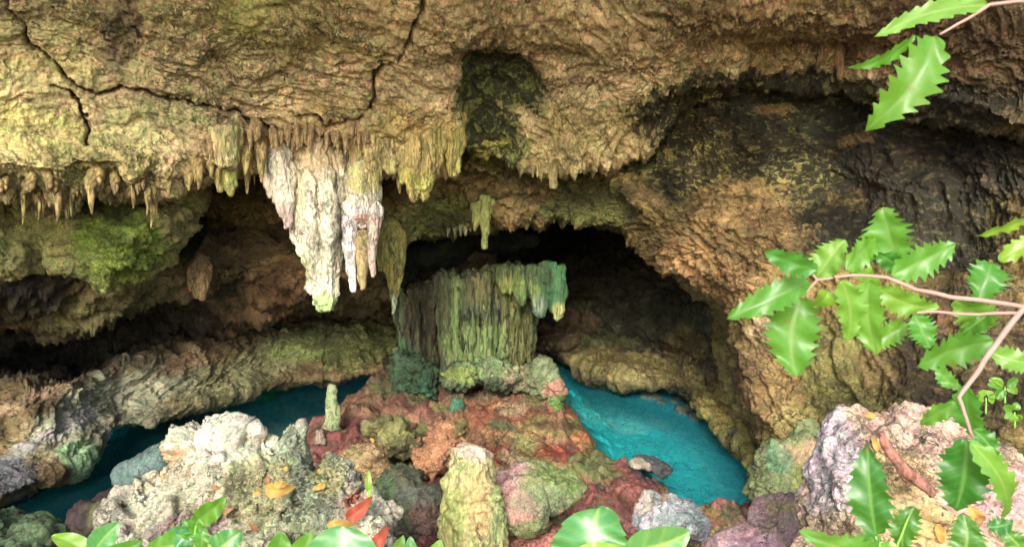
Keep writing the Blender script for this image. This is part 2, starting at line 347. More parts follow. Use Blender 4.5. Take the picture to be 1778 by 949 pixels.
right_blobs = [(1210, 290, 120, 80, (.27, .26, .1, .85), .9), (1330, 330, 130, 50, (.26, .24, .09, .8), .85), (1260, 200, 200, 120, (.32, .25, .09, .85), .95), (1420, 190, 190, 60, (.17, .17, .08, .95), .95), (1620, 290, 260, 90, (.1, .075, .045, .95), .95), (1540, 400, 240, 70, (.11, .1, .055, .95), .95), (1390, 290, 80, 55, (.34, .3, .12, .8), .8),
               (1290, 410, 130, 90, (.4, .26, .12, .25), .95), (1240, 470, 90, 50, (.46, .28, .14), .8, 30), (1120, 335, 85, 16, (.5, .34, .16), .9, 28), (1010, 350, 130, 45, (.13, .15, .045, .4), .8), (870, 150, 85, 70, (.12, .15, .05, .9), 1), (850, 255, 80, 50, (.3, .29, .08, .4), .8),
               (760, 380, 110, 45, (.2, .24, .07, .35), .8), (900, 350, 70, 26, (.4, .28, .13), .8, -30), (590, 370, 120, 80, (.24, .14, .08), .8), (1100, 270, 50, 30, (.06, .1, .03, .3), .9), (1328, 600, 30, 52, (.95, .72, .52, -.5), 1, 15),  # the palest patch paints a small sunbeam into the wall colour
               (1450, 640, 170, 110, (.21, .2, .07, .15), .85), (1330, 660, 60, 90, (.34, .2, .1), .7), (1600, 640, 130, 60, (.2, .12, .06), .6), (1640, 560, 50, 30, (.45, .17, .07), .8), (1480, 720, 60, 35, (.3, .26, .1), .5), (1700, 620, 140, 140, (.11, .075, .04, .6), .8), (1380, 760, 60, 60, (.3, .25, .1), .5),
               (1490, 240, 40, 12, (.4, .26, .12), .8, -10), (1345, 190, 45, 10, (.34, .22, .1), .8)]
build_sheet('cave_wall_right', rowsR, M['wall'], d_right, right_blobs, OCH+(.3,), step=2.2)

# ------------------------------------------------------------------ 3. left wall, crevice and the ledge over the pool
X3 = [-700, -350, 0, 60, 130, 200, 260, 320, 400, 500, 600, 690, 780, 860]
EY = [1100, 1000, 868, 842, 806, 750, 736, 722, 690, 668, 656, 646, 640, 636]      # ledge edge over the water
EZ = .32
rws = []
def r3(py, d): rws.append(list(zip(X3, py, d)))
ed = [float(depth_on(y, EZ)) for y in EY]
r3([200]*14, [8, 9, 10.5, 10.6, 10.8, 11, 11.2, 11.4, 11.8, 12, 12.2, 12.5, 13, 13.4])
r3([330]*14, [7.2, 8.2, 9.5, 9.7, 9.9, 10.1, 10.6, 11.2, 11.4, 11.6, 11.8, 12.4, 13.5, 14])
r3([400, 400, 400, 400, 400, 400, 400, 400, 410, 420, 430, 440, 450, 450], [7, 8, 9.0, 9.2, 9.5, 9.9, 10.4, 10.8, 10.6, 10.6, 10.9, 12, 13.5, 14.2])
r3([500, 500, 500, 500, 495, 490, 485, 480, 475, 480, 490, 500, 505, 510], [6.6, 7.6, 9.0, 9.2, 9.4, 9.6, 10, 10.3, 10.4, 10.7, 11.4, 13.2, 14.4, 15])
r3([600, 580, 560, 562, 570, 570, 560, 550, 535, 530, 535, 545, 545, 545], [7.4, 8.3, 10.6, 11.0, 11.4, 11.7, 12.0, 12.2, 12.5, 13.2, 14.2, 15.2, 15.8, 16.2])
r3([720, 680, 635, 632, 625, 615, 605, 595, 580, 565, 560, 565, 565, 560], [7.6, 9.0, 12.0, 12.4, 12.8, 13.0, 13.3, 13.6, 14.4, 15.2, 15.8, 16.3, 16.6, 16.9])
r3([800, 740, 672, 660, 645, 632, 622, 612, 596, 580, 576, 585, 575, 575], [6.0, 7.3, 9.4, 9.7, 10.3, 10.9, 11.4, 11.9, 12.8, 13.7, 14.3, 14.9, 15.4, 15.8])
r3([y*.62+z*.38 for y, z in zip(EY, [800, 740, 672, 660, 645, 632, 622, 612, 596, 580, 576, 585, 575, 575])], [e*.62+q*.38+.05 for e, q in zip(ed, [7.3*.98, 7.9, 9.4, 9.7, 10.3, 10.9, 11.4, 11.9, 12.8, 13.7, 14.3, 14.9, 15.4, 15.8])])
r3([y-9 for y in EY], [e+.02 for e in ed])
r3(EY, [e+.12 for e in ed])
r3([y-2 for y in EY], [e+.9 for e in ed])
r3([y+6 for y in EY], [e+1.6 for e in ed])
def d_left(P, px, py):
    wv = np.stack([fbm(P*.8+65, 3), fbm(P*.8+25, 3), fbm(P*.8+45, 3)], 1); Q = P+wv*.4
    h = fbm(P*.6+33, 3)*.36
    yl = np.interp(px, X3, [800, 740, 680, 668, 650, 640, 630, 618, 600, 585, 578, 588, 575, 575])
    led = sstep(-25, 25, py-yl)
    h += (1-led)*(ridged(rot_scale(Q, -28, .8, 3.0, 1.5), 6, g=.6, s=41)-.5)*.42
    h += led*((ridged(rot_scale(Q, -30, 1.1, 5.5, 2), 5, g=.6, s=51)-.5)*.17-.05*(px > 560))
    h += (billow(rot_scale(Q, -28, 1.6, 4, 2.5), 6, g=.6, s=6)-.5)*(.2-.09*led)+(ridged(P*8, 3, s=6)-.5)*.03
    e = lambda cx, cy, rx, ry, a=0: np.exp(-((((px-cx)*math.cos(math.radians(a))+(py-cy)*math.sin(math.radians(a)))/rx)**2+((-(px-cx)*math.sin(math.radians(a))+(py-cy)*math.cos(math.radians(a)))/ry)**2))
    h += .35*e(400, 540, 190, 25, -24)+.35*e(150, 530, 120, 22, -25)-.35*e(240, 580, 180, 22, -25)-.3*e(120, 600, 200, 22, -8)-.3*e(360, 460, 150, 18, -12)+.25*e(590, 600, 110, 30)
    return h
left_blobs = [(420, 430, 200, 60, (.2, .14, .065, .3), .8), (430, 520, 180, 40, (.27, .16, .08), .8, -25), (520, 480, 120, 30, (.24, .13, .07), .7), (150, 540, 170, 45, (.26, .23, .1, .2), .85, -25), (60, 600, 190, 55, (.07, .058, .04, .6), .95, -12), (240, 590, 190, 40, (.07, .055, .038, .5), .95, -25), (60, 500, 90, 30, (.05, .045, .03, .6), .8, -10),  # near-black crevice patches put its shade into the rock colour
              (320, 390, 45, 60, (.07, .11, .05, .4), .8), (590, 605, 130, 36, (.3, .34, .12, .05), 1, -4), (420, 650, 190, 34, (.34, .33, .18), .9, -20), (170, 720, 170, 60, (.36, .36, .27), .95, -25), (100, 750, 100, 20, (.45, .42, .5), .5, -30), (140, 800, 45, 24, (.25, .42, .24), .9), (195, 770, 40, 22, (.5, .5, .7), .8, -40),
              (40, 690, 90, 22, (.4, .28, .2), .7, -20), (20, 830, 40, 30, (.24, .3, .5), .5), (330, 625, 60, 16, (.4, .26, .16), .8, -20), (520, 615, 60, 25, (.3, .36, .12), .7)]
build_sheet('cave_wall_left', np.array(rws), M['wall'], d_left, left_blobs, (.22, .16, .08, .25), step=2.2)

# ------------------------------------------------------------------ 4. dark cavern behind the column, and the ledge right of the pool
X4 = [560, 700, 820, 900, 950, 1000, 1080, 1160, 1195, 1240, 1285, 1306, 1312, 1345]
E4 = [640, 636, 628, 612, 614, 640, 668, 674, 702, 748, 785, 815, 850, 905]
e4 = [float(depth_on(y, .3)) for y in E4]
rws = []
def r4(py, d): rws.append(list(zip(X4, py, d)))
r4([300]*14, [19, 20, 21, 21, 21, 20, 19, 18, 17, 16, 15, 14, 13.5, 13])
r4([400, 390, 390, 390, 390, 390, 400, 420, 440, 470, 500, 520, 540, 560], [19, 20, 21, 21.5, 21, 20, 18, 16, 15, 13.6, 12.5, 12, 11.5, 11])
r4([500, 490, 480, 470, 470, 460, 460, 480, 490, 520, 560, 600, 640, 680], [18.4, 19.2, 20, 20, 18.5, 17.2, 16, 14.8, 14, 12.8, 11.8, 11.2, 10.8, 10.2])
r4([560, 550, 540, 530, 530, 520, 520, 530, 545, 590, 640, 690, 720, 760], [18, 18.8, 19.4, 18.5, 16.8, 15.8, 15, 13.8, 13.2, 12.2, 11.2, 10.7, 10.2, 9.6])
r4([600, 590, 580, 560, 555, 565, 585, 600, 615, 670, 715, 755, 785, 830], [17.6, 18.3, 18.8, 18, 16.4, 15.6, 14.9, 14.2, 13.4, 12.0, 10.9, 10.3, 9.8, 9.0])
r4([612, 600, 592, 575, 568, 580, 600, 612, 630, 685, 733, 770, 800, 850], [17.2, 18, 18.4, 17.6, 16.0, 15.0, 14.1, 13.5, 12.9, 11.5, 10.4, 9.8, 9.4, 8.6])
r4([y-10 for y in E4], [e for e in e4]); r4(E4, [e+.1 for e in e4]); r4([y-2 for y in E4], [e+.8 for e in e4]); r4([y+6 for y in E4], [e+1.5 for e in e4])
def d_back(P, px, py):
    Q = P+np.stack([fbm(P*.8+65, 2), fbm(P*.8+25, 2), fbm(P*.8+45, 2)], 1)*.4
    return fbm(P*.5+3, 3)*.3+(ridged(rot_scale(Q, 30, 1.0, 3.2, 1.5), 5, s=61)-.5)*.25+fbm(P*8, 3, s=2)*.03+(ridged(P*5.5, 3, s=6)-.5)*.06
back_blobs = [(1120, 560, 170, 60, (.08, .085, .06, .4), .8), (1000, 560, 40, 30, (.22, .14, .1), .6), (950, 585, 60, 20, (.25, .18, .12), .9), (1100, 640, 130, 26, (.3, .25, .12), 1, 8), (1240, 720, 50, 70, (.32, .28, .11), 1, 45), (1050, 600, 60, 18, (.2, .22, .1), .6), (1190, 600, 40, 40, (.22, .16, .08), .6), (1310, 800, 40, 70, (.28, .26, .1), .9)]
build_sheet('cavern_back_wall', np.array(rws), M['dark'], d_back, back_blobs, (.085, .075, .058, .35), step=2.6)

# outer rock mass that closes the cave from above, behind and the sides
def shell():
    n = 60; V = []; F = []
    prof = [(-11, -1.5), (-12, 3), (-11.5, 9), (-6, 12), (0, 12.6), (6, 12), (11.5, 9), (12, 3), (11, -1.5)]
    ys = [4.2, 9, 15, 22, 27]
    for y in ys:
        for (x, z) in prof: V.append((x*(1 if y < 20 else .9), y, z))
    m = len(prof)
    for i in range(len(ys)-1):
        for j in range(m-1): F.append((i*m+j, i*m+j+1, (i+1)*m+j+1, (i+1)*m+j))
    k = (len(ys)-1)*m; base = len(V); V.append((0, 27, 3))
    V = np.array(V, float); F = np.array(F)
    me = np_mesh('hill', V, F, np.tile(np.array([.2, .17, .1, 0]), (len(V), 1)), smooth=False)
    import bmesh
    bm = bmesh.new(); bm.from_mesh(me); bm.verts.ensure_lookup_table()
    for j in range(m-1): bm.faces.new((bm.verts[k+j], bm.verts[k+j+1], bm.verts[base]))
    # brow above the mouth, joining the ceiling's front edge
    bm.to_mesh(me); bm.free()
    tag(link('hill', me, M['dark']), kind='structure')
    Vb = np.array([(-12, 4.2, 6.6), (12, 4.2, 6.6), (12, 4.2, 13), (-12, 4.2, 13)], float)
    tag(link('hill_front', np_mesh('hill_front', Vb, np.array([[0, 1, 2, 3]]), np.tile(np.array([.2, .17, .1, 0]), (4, 1)), False), M['dark']), kind='structure')
shell()

# ------------------------------------------------------------------ 5. ground: island, pool bed and the slope up to the viewer
isl = [(715, 652), (650, 668), (600, 700), (565, 738), (528, 752), (520, 790), (430, 850), (300, 880), (175, 905), (95, 1000), (-50, 1150), (-900, 1400), (3200, 1400), (2400, 1000), (1480, 880), (1345, 850), (1318, 905), (1240, 905), (1190, 885), (1150, 850), (1110, 822),
       (1080, 806), (1040, 785), (1010, 745), (980, 705), (964, 662), (955, 640), (925, 636), (760, 638)]
ip = np.array([at(x, y, depth_on(y, 0.0))[:2] for x, y in isl])
def poly_sd(X, Y):
    d = np.full(X.shape, 1e9); ins = np.zeros(X.shape, bool); n = len(ip)
    for i in range(n):
        x0, y0 = ip[i]; x1, y1 = ip[(i+1) % n]; dx, dy = x1-x0, y1-y0
        t = np.clip(((X-x0)*dx+(Y-y0)*dy)/(dx*dx+dy*dy), 0, 1); d = np.minimum(d, np.hypot(X-x0-t*dx, Y-y0-t*dy))
        c = ((y0 > Y) != (y1 > Y)) & (X < (x1-x0)*(Y-y0)/((y1-y0) if y1 != y0 else 1e-9)+x0); ins ^= c
    return np.where(ins, d, -d)
def ground_h(X, Y):
    sd = poly_sd(X, Y); P = np.stack([X, Y, X*0], 1)
    sd = sd+fbm(P*2.5, 4, s=5)*.22
    Q = P+np.stack([fbm(P*1.2, 3, s=1), fbm(P*1.2, 3, s=2), X*0], 1)*.35
    rise = np.interp(Y, [0, 2, 3.2, 4.5, 6.5, 8, 9.5, 11, 12.5, 16], [2.35, 2.25, 1.85, 1.1, .4, .2, .2, .38, .42, .3])
    land = rise*sstep(-.05, .9, sd)+.12*sstep(-.05, .2, sd)
    rough = (fbm(Q*1.1, 3, s=71)*.24+.02)*sstep(0, .6, sd)*sstep(1.5, 5, Y)+fbm(P*5, 4, s=3)*.08+(billow(Q*1.6, 6, g=.58, s=13)-.4)*.17*sstep(-.2, .4, sd)
    depth = np.where(X > 0, .85, 1.3)
    bed = -depth*sstep(.02, -1.0, sd)*(-1) if False else -depth*(1-sstep(-1.1, .0, sd))
    return np.where(sd > -.05, land, 0)+bed+rough*np.where(sd > 0, 1, .5)*sstep(-1.2, .1, sd)+rough*.3*sstep(-.3, .1, sd)
gy = np.concatenate([np.linspace(-60, 1.6, 30)[:-1], 1.6*(19/1.6)**(np.linspace(0, 1, 620)), [22, 26]])
gp = np.concatenate([np.linspace(-60, -1400, 8)[::-1][:-1]*1.0, np.linspace(-60, 1840, 820), np.linspace(1840, 3200, 8)[1:]])
GY = np.repeat(gy[:, None], len(gp), 1); GX = (gp[None, :]-889)/FPX*np.maximum(GY*1.02+.3, 3)*np.where(GY < 1.5, 1+(1.5-GY)*.6, 1)
hz = ground_h(GX.ravel(), GY.ravel()); Vg = np.stack([GX.ravel(), GY.ravel(), hz], 1)
Vg[:, 2] = np.where(Vg[:, 1] < 1.6, 2.3+fbm(Vg*.3, 2)*.1, Vg[:, 2])
gpx, gpy, gd = project(np.where(Vg[:, 1:2] > .5, Vg, np.array([[0, 3., 2]])))
RED = (.26, .07, .05); MAR = (.15, .05, .055); PK = (.52, .2, .22); GRN = (.12, .2, .07)
gb = [(750, 700, 260, 60, (.2, .085, .07, .15), .8), (620, 760, 90, 45, MAR, .9), (600, 690, 90, 40, (.2, .12, .08, .2), .8), (700, 665, 70, 22, (.12, .13, .07, .3), .8), (860, 690, 90, 16, (.2, .2, .12, .1), .7), (900, 720, 120, 40, (.34, .12, .08), .7), (960, 740, 60, 20, (.14, .2, .06), .7), (970, 690, 40, 40, (.5, .22, .16), .6), (970, 670, 30, 25, GRN, .6), (910, 790, 110, 22, (.26, .055, .04), .9), (1020, 770, 34, 20, (.5, .2, .09), .8, 40), (900, 755, 90, 22, (.45, .3, .16), .5),
      (780, 760, 50, 50, (.34, .2, .12), .7), (690, 770, 60, 50, (.18, .17, .07), .8), (620, 805, 60, 26, (.5, .34, .18), .9, -15), (680, 850, 70, 45, (.09, .17, .12), .8, -20), (740, 890, 50, 60, (.26, .09, .12), .9), (930, 840, 110, 45, (.3, .3, .14), .9), (900, 830, 40, 30, PK, .7), (930, 915, 130, 60, (.5, .2, .19), .95), (1080, 850, 100, 50, (.28, .1, .1), .9),
      (1040, 800, 40, 40, GRN, .7), (1160, 890, 60, 30, (.42, .4, .5), .8), (1250, 885, 100, 22, (.5, .2, .22), .9, -8), (1200, 870, 70, 14, (.4, .3, .1), .7, 30), (1290, 930, 130, 26, (.5, .42, .2), .8, -10), (1340, 930, 60, 50, (.5, .3, .42), .6), (1140, 830, 60, 14, (.06, .05, .08), .8, 20), (250, 880, 80, 40, (.12, .07, .08), .9), (240, 905, 20, 30, (.3, .3, .1), .6)]
gr_ = random.Random(4)
for i in range(34):
    gb.append((gr_.uniform(560, 1300), gr_.uniform(660, 930), gr_.uniform(14, 44), gr_.uniform(7, 20), gr_.choice([(.13, .17, .06), (.2, .22, .09), (.1, .15, .08), (.34, .24, .14), (.12, .06, .05), (.4, .3, .22)]), .75, gr_.uniform(-20, 20)))
gcol = paint(gpx, gpy, Vg, (.26, .115, .115, .1), gb)
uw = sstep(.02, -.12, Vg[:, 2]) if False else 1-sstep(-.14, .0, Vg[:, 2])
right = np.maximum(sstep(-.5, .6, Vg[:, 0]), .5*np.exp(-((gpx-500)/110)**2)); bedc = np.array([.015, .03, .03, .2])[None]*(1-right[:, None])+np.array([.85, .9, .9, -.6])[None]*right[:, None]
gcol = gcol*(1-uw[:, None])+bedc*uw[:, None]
tp = sstep(1.6, 0, Vg[:, 1])[:, None] if False else (1-sstep(0, 1.6, Vg[:, 1]))[:, None]
gcol = gcol*(1-tp)+np.array([.34, .3, .17, 0])[None]*tp
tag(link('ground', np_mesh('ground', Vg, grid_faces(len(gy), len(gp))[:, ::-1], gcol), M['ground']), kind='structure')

# water
def water():
    m = bpy.data.materials.new('pool_water'); m.use_nodes = True; t = m.node_tree; L = t.links.new; t.nodes.remove(t.nodes['Principled BSDF'])
    tr = nd(t, 'ShaderNodeBsdfTransparent'); tr.inputs[0].default_value = (.17, .85, .96, 1)
    gl = nd(t, 'ShaderNodeBsdfGlossy'); gl.inputs['Roughness'].default_value = .06; gl.inputs[0].default_value = (.9, .95, 1, 1)
    di = nd(t, 'ShaderNodeBsdfDiffuse'); di.inputs[0].default_value = (.06, .5, .62, 1)
    fr = nd(t, 'ShaderNodeFresnel'); fr.inputs[0].default_value = 1.33
    n = nd(t, 'ShaderNodeTexNoise'); n.inputs['Scale'].default_value = 2.2; n.inputs['Detail'].default_value = 2
    tc = nd(t, 'ShaderNodeTexCoord'); L(tc.outputs['Object'], n.inputs['Vector'])
    b = nd(t, 'ShaderNodeBump'); b.inputs['Strength'].default_value = .08; b.inputs['Distance'].default_value = .03; L(n.outputs[0], b.inputs['Height'])
    for x in (gl, fr): L(b.outputs[0], x.inputs['Normal'])
    m0 = nd(t, 'ShaderNodeMixShader'); sx = nd(t, 'ShaderNodeSeparateXYZ'); L(tc.outputs['Object'], sx.inputs[0]); mx = nd(t, 'ShaderNodeMapRange'); L(sx.outputs[0], mx.inputs[0]); mx.inputs[1].default_value = -.5; mx.inputs[2].default_value = 4; mx.inputs[3].default_value = .03; mx.inputs[4].default_value = .4; L(mx.outputs[0], m0.inputs[0]); L(tr.outputs[0], m0.inputs[1]); L(di.outputs[0], m0.inputs[2])
    m1 = nd(t, 'ShaderNodeMixShader'); geo = nd(t, 'ShaderNodeNewGeometry'); bf = nd(t, 'ShaderNodeMath', operation='SUBTRACT'); bf.inputs[0].default_value = 1; L(geo.outputs['Backfacing'], bf.inputs[1])
    fm = nd(t, 'ShaderNodeMath', operation='MULTIPLY'); L(fr.outputs[0], fm.inputs[0]); L(bf.outputs[0], fm.inputs[1]); L(fm.outputs[0], m1.inputs[0]); L(m0.outputs[0], m1.inputs[1]); L(gl.outputs[0], m1.inputs[2]); L(m1.outputs[0], t.nodes['Material Output'].inputs[0])
    V = np.array([(-10.5, 4.5, 0), (10.5, 4.5, 0), (10.5, 21, 0), (-10.5, 21, 0)], float)
    tag(link('water', np_mesh('water', V, np.array([[0, 1, 2, 3]])), m), kind='structure')
water()

# ------------------------------------------------------------------ rock lumps (fused solids)
def ico(sub=3):
    import bmesh
    bm = bmesh.new(); bmesh.ops.create_icosphere(bm, subdivisions=sub, radius=1)
    V = np.array([v.co[:] for v in bm.verts]); F = np.array([[v.index for v in f.verts] for f in bm.faces]); bm.free(); return V, F
ICOV, ICOF = ico(3)
def tube_geo(P, R, seg=14):
    P = np.asarray(P, float); R = np.asarray(R, float); V = []; n = len(P)
    T = np.gradient(P, axis=0); T /= np.linalg.norm(T, axis=1)[:, None]+1e-9
    ref = np.array([0, 1., 0]) if abs(T[0][1]) < .8 else np.array([1., 0, 0])
    for k in range(n):
        a = np.cross(T[k], ref); a /= np.linalg.norm(a); b = np.cross(T[k], a)
        th = np.linspace(0, 2*math.pi, seg, endpoint=False)
        V.append(P[k]+R[k]*(np.cos(th)[:, None]*a+np.sin(th)[:, None]*b))
    V = np.concatenate(V+[P[:1], P[-1:]]); F = []
    for k in range(n-1):
        for j in range(seg):
            a = k*seg+j; b = k*seg+(j+1) % seg; c = a+seg; d = b+seg; F += [(a, b, d), (a, d, c)]
    e0, e1 = n*seg, n*seg+1
    for j in range(seg):
        F.append((e0, (j+1) % seg, j)); F.append((e1, (n-1)*seg+j, (n-1)*seg+(j+1) % seg))
    return V, np.array(F)
def fused(parts, voxel):
    Vs, Fs, o = [], [], 0
    for V, F in parts: Vs.append(V); Fs.append(F+o); o += len(V)
    me = np_mesh('tmp', np.concatenate(Vs), np.concatenate(Fs))
    ob = bpy.data.objects.new('tmp', me); C.objects.link(ob)
    r = ob.modifiers.new('r', 'REMESH'); r.mode = 'VOXEL'; r.voxel_size = voxel
    s = ob.modifiers.new('s', 'SMOOTH'); s.factor = .5; s.iterations = 4
    dg = bpy.context.evaluated_depsgraph_get(); ev = ob.evaluated_get(dg); out = bpy.data.meshes.new_from_object(ev)
    bpy.data.objects.remove(ob); bpy.data.meshes.remove(me)
    return out
def blob(px, py, d, rx, ry, rz, tilt=0, facet=True):
    c = at(px, py, d); a = math.radians(tilt); V = ICOV.copy()
    if facet:
        q = np.random.default_rng(int(px*3+py))
        for k in range(10):
            n_ = q.normal(size=3); n_ /= np.linalg.norm(n_); h_ = q.uniform(.6, .88)
            V -= np.maximum(0, V@n_-h_)[:, None]*n_
        V *= 1.08
    V = V*np.array([rx, ry, rz])
    V = np.stack([V[:, 0]*math.cos(a)+V[:, 2]*math.sin(a), V[:, 1], -V[:, 0]*math.sin(a)+V[:, 2]*math.cos(a)], 1)
    return V+c, ICOF
def ptube(pts, d, seg=14, sub=4):                          # pts: (px,py,radius_px[,dd])
    A = np.array([p if len(p) == 4 else tuple(p)+(0,) for p in pts], float)
    t = np.linspace(0, len(A)-1, (len(A)-1)*sub+1); A = np.stack([np.interp(t, range(len(A)), A[:, k]) for k in range(4)], 1)
    return tube_geo(at(A[:, 0], A[:, 1], d+A[:, 3]), A[:, 2]*d/FPX, seg)
def rock(name, parts, voxel, disp, mat, base, blobs=(), warp=1.0, parent=None, shift=None):
    me = fused(parts, voxel); n = len(me.vertices); V = np.empty(n*3, np.float32); me.vertices.foreach_get('co', V); V = V.reshape(-1, 3).astype(float)
    N = np.empty(n*3, np.float32); me.vertices.foreach_get('normal', N); N = N.reshape(-1, 3)
    px, py, _ = project(V)
    V2 = V+N*disp(V, px, py)[:, None]
    me.vertices.foreach_set('co', V2.astype(np.float32).ravel())
    me.polygons.foreach_set('use_smooth', np.ones(len(me.polygons), bool)); me.materials.clear(); me.name = name
    set_col(me, paint(px, py, V2, base, blobs, warp)); me.update()
    if parent is None:                                     # origin at the base centre
        c = np.array([V2[:, 0].mean(), V2[:, 1].mean(), V2[:, 2].min()])
        me.vertices.foreach_set('co', (V2-c).astype(np.float32).ravel()); me.update(); o = link(name, me, mat); o.location = c
    else: o = link(name, me, mat, parent)
    return o
def craggy(a1=.12, a2=.05, f=1.8, vert=1.0, s=0):
    def f_(P, px, py):
        Q = P*np.array([1, 1, vert]); Q = Q+np.stack([fbm(P*1.5*f/2, 2, s=1), fbm(P*1.5*f/2, 2, s=2), fbm(P*1.5*f/2, 2, s=3)], 1)*.25
        return (ridged(Q*f, 3, g=.45, s=s)-.5)*a1*1.0+(billow(Q*f*1.6, 6, g=.58, s=s+3)-.5)*(a1*.9+a2*1.2)
    return f_
# bulging bosses under the left lip
bo = rock('rock_bulge', [blob(215, 405, 9.0, .85, .7, .5, -8), blob(200, 450, 9.0, .55, .5, .34), blob(120, 400, 9.0, .5, .5, .5), blob(310, 345, 9.3, .35, .4, .3, -40), blob(20, 420, 8.8, .33, .4, .45), blob(-80, 400, 8.6, .6, .5, .5)], .022, craggy(.16, .05, 1.4, s=4), M['ceiling'], (.3, .29, .12, .1),
          [(210, 420, 90, 60, (.2, .29, .05), .9), (200, 470, 60, 30, (.25, .33, .06), .7), (20, 420, 60, 60, (.33, .32, .15), .8), (150, 355, 170, 25, (.06, .07, .03, .4), .8), (300, 360, 40, 60, (.3, .26, .12), .7)])
tag(bo, kind='structure')
# dark slab over the column's top left
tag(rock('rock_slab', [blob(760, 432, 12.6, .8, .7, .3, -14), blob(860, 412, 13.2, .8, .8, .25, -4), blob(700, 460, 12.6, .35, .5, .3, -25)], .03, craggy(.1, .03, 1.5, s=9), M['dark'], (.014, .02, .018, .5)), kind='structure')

# column
col_e = empty('flowstone_column', at(815, 690, 12), 'massive fluted flowstone column with green overhanging cap, standing between the two pools', 'rock column')
parts = [blob(790, 570, 12.6, .65, .5, .95), blob(870, 560, 12.5, .55, .5, .98), blob(735, 590, 12.9, .35, .4, .85)]
r2 = random.Random(5)
for i in range(40):
    x = 700+228*i/39+r2.uniform(-3, 3); u = (x-815)/120
    top = np.interp(x, [700, 760, 860, 935], [505, 482, 463, 462])+r2.uniform(-8, 16); bot = r2.uniform(640, 672)
    rr = r2.choice([3, 4, 5, 6, 8, 11]); dd = .1+.75*u*u+r2.uniform(-.22, .12)-.25
    if 752 < x < 768 or 800 < x < 806: dd += .25
    xt = 818+(x-818)*1.04; xb = 812+(x-812)*.93
    parts.append(ptube([(xt, top-4, rr*.5, .15), (xt+r2.uniform(-2, 2), top+14, rr*1.35, -.05), ((xt+xb)/2+r2.uniform(-3, 3), (top+bot)/2, rr, r2.uniform(-.05, .12)), (xb+r2.uniform(-5, 5), bot, rr*.9, -.08)], 12+dd, 10))
for i in range(26):
    x = r2.uniform(712, 930); u = (x-815)/120; y0 = np.interp(x, [700, 760, 860, 935], [508, 484, 466, 464]); rr = r2.uniform(3, 7); ln = r2.uniform(22, 80)
    parts.append(ptube([(x, y0, rr*.8, .1), (x, y0+12, rr*1.2), (x, y0+ln*.6, rr*.8), (x, y0+ln, rr*.2)], 11.62+.75*u*u, 10))
def d_flute(P, px, py):
    return (ridged(P*np.array([7, 7, .7]), 4, g=.6, s=3)-.5)*.12+(ridged(P*np.array([16, 16, 1.6]), 3, g=.6, s=8)-.5)*.05+fbm(P*5, 3)*.03
rock('fluted_curtain', parts, .022, d_flute, M['column'], (.11, .145, .085, .6), [(735, 560, 45, 120, (.12, .11, .06, .5), .85), (785, 560, 20, 110, (.2, .28, .11, .3), .7), (765, 500, 20, 60, (.1, .1, .06, .4), .6), (850, 500, 50, 40, (.2, .18, .08, .4), .6), (900, 570, 30, 100, (.26, .26, .1, .3), .7), (830, 600, 60, 50, (.2, .28, .1), .6), (700, 620, 30, 40, (.06, .16, .09), .7)], warp=.6, parent=col_e)
cp_ = [blob(890, 478, 12.0, .5, .45, .13, 4), blob(945, 482, 11.75, .28, .3, .22), blob(966, 490, 11.6, .09, .15, .3)]
for (x, y0, y1, r) in [(967, 470, 553, 14), (937, 470, 553, 12), (925, 470, 520, 11), (905, 470, 530, 9), (885, 470, 512, 10), (872, 470, 508, 9), (952, 465, 520, 12)]:
    cp_.append(ptube([(x, y0-8, r), (x, (y0+y1)/2, r), (x+1, y1-14, r*.85), (x+1, y1, r*.35)], 11.55+random.uniform(0, .15), 10))
rock('overhanging_cap', cp_, .022, d_flute, M['column'], (.2, .28, .12), [(962, 490, 25, 50, (.06, .17, .085), .95), (935, 475, 30, 22, (.06, .11, .06), .8), (970, 545, 14, 20, (.4, .42, .2), .9), (937, 540, 12, 30, (.25, .34, .36), .6), (885, 490, 25, 22, (.33, .36, .12), .8), (850, 470, 60, 18, (.1, .14, .07), .7)], warp=.6, parent=col_e)
bs = [blob(715, 650, 11.7, .3, .35, .36), blob(695, 640, 12.0, .16, .25, .35), blob(745, 665, 11.6, .12, .2, .3), blob(800, 650, 11.5, .32, .35, .24), blob(860, 650, 11.4, .38, .35, .22), blob(905, 655, 11.6, .26, .3, .2), blob(945, 650, 11.9, .2, .25, .24)]
rock('mossy_footing', bs, .025, craggy(.12, .05, 3, s=7), M['ground'], (.09, .13, .075, .3), [(715, 650, 40, 50, (.045, .1, .06, .3), .9), (850, 640, 60, 18, (.26, .36, .2), .7), (800, 650, 30, 14, (.3, .36, .1), .6), (905, 660, 40, 22, (.4, .34, .24), .6), (745, 680, 20, 30, (.04, .12, .08), .8), (945, 640, 30, 25, (.2, .2, .12), .8)], parent=col_e)

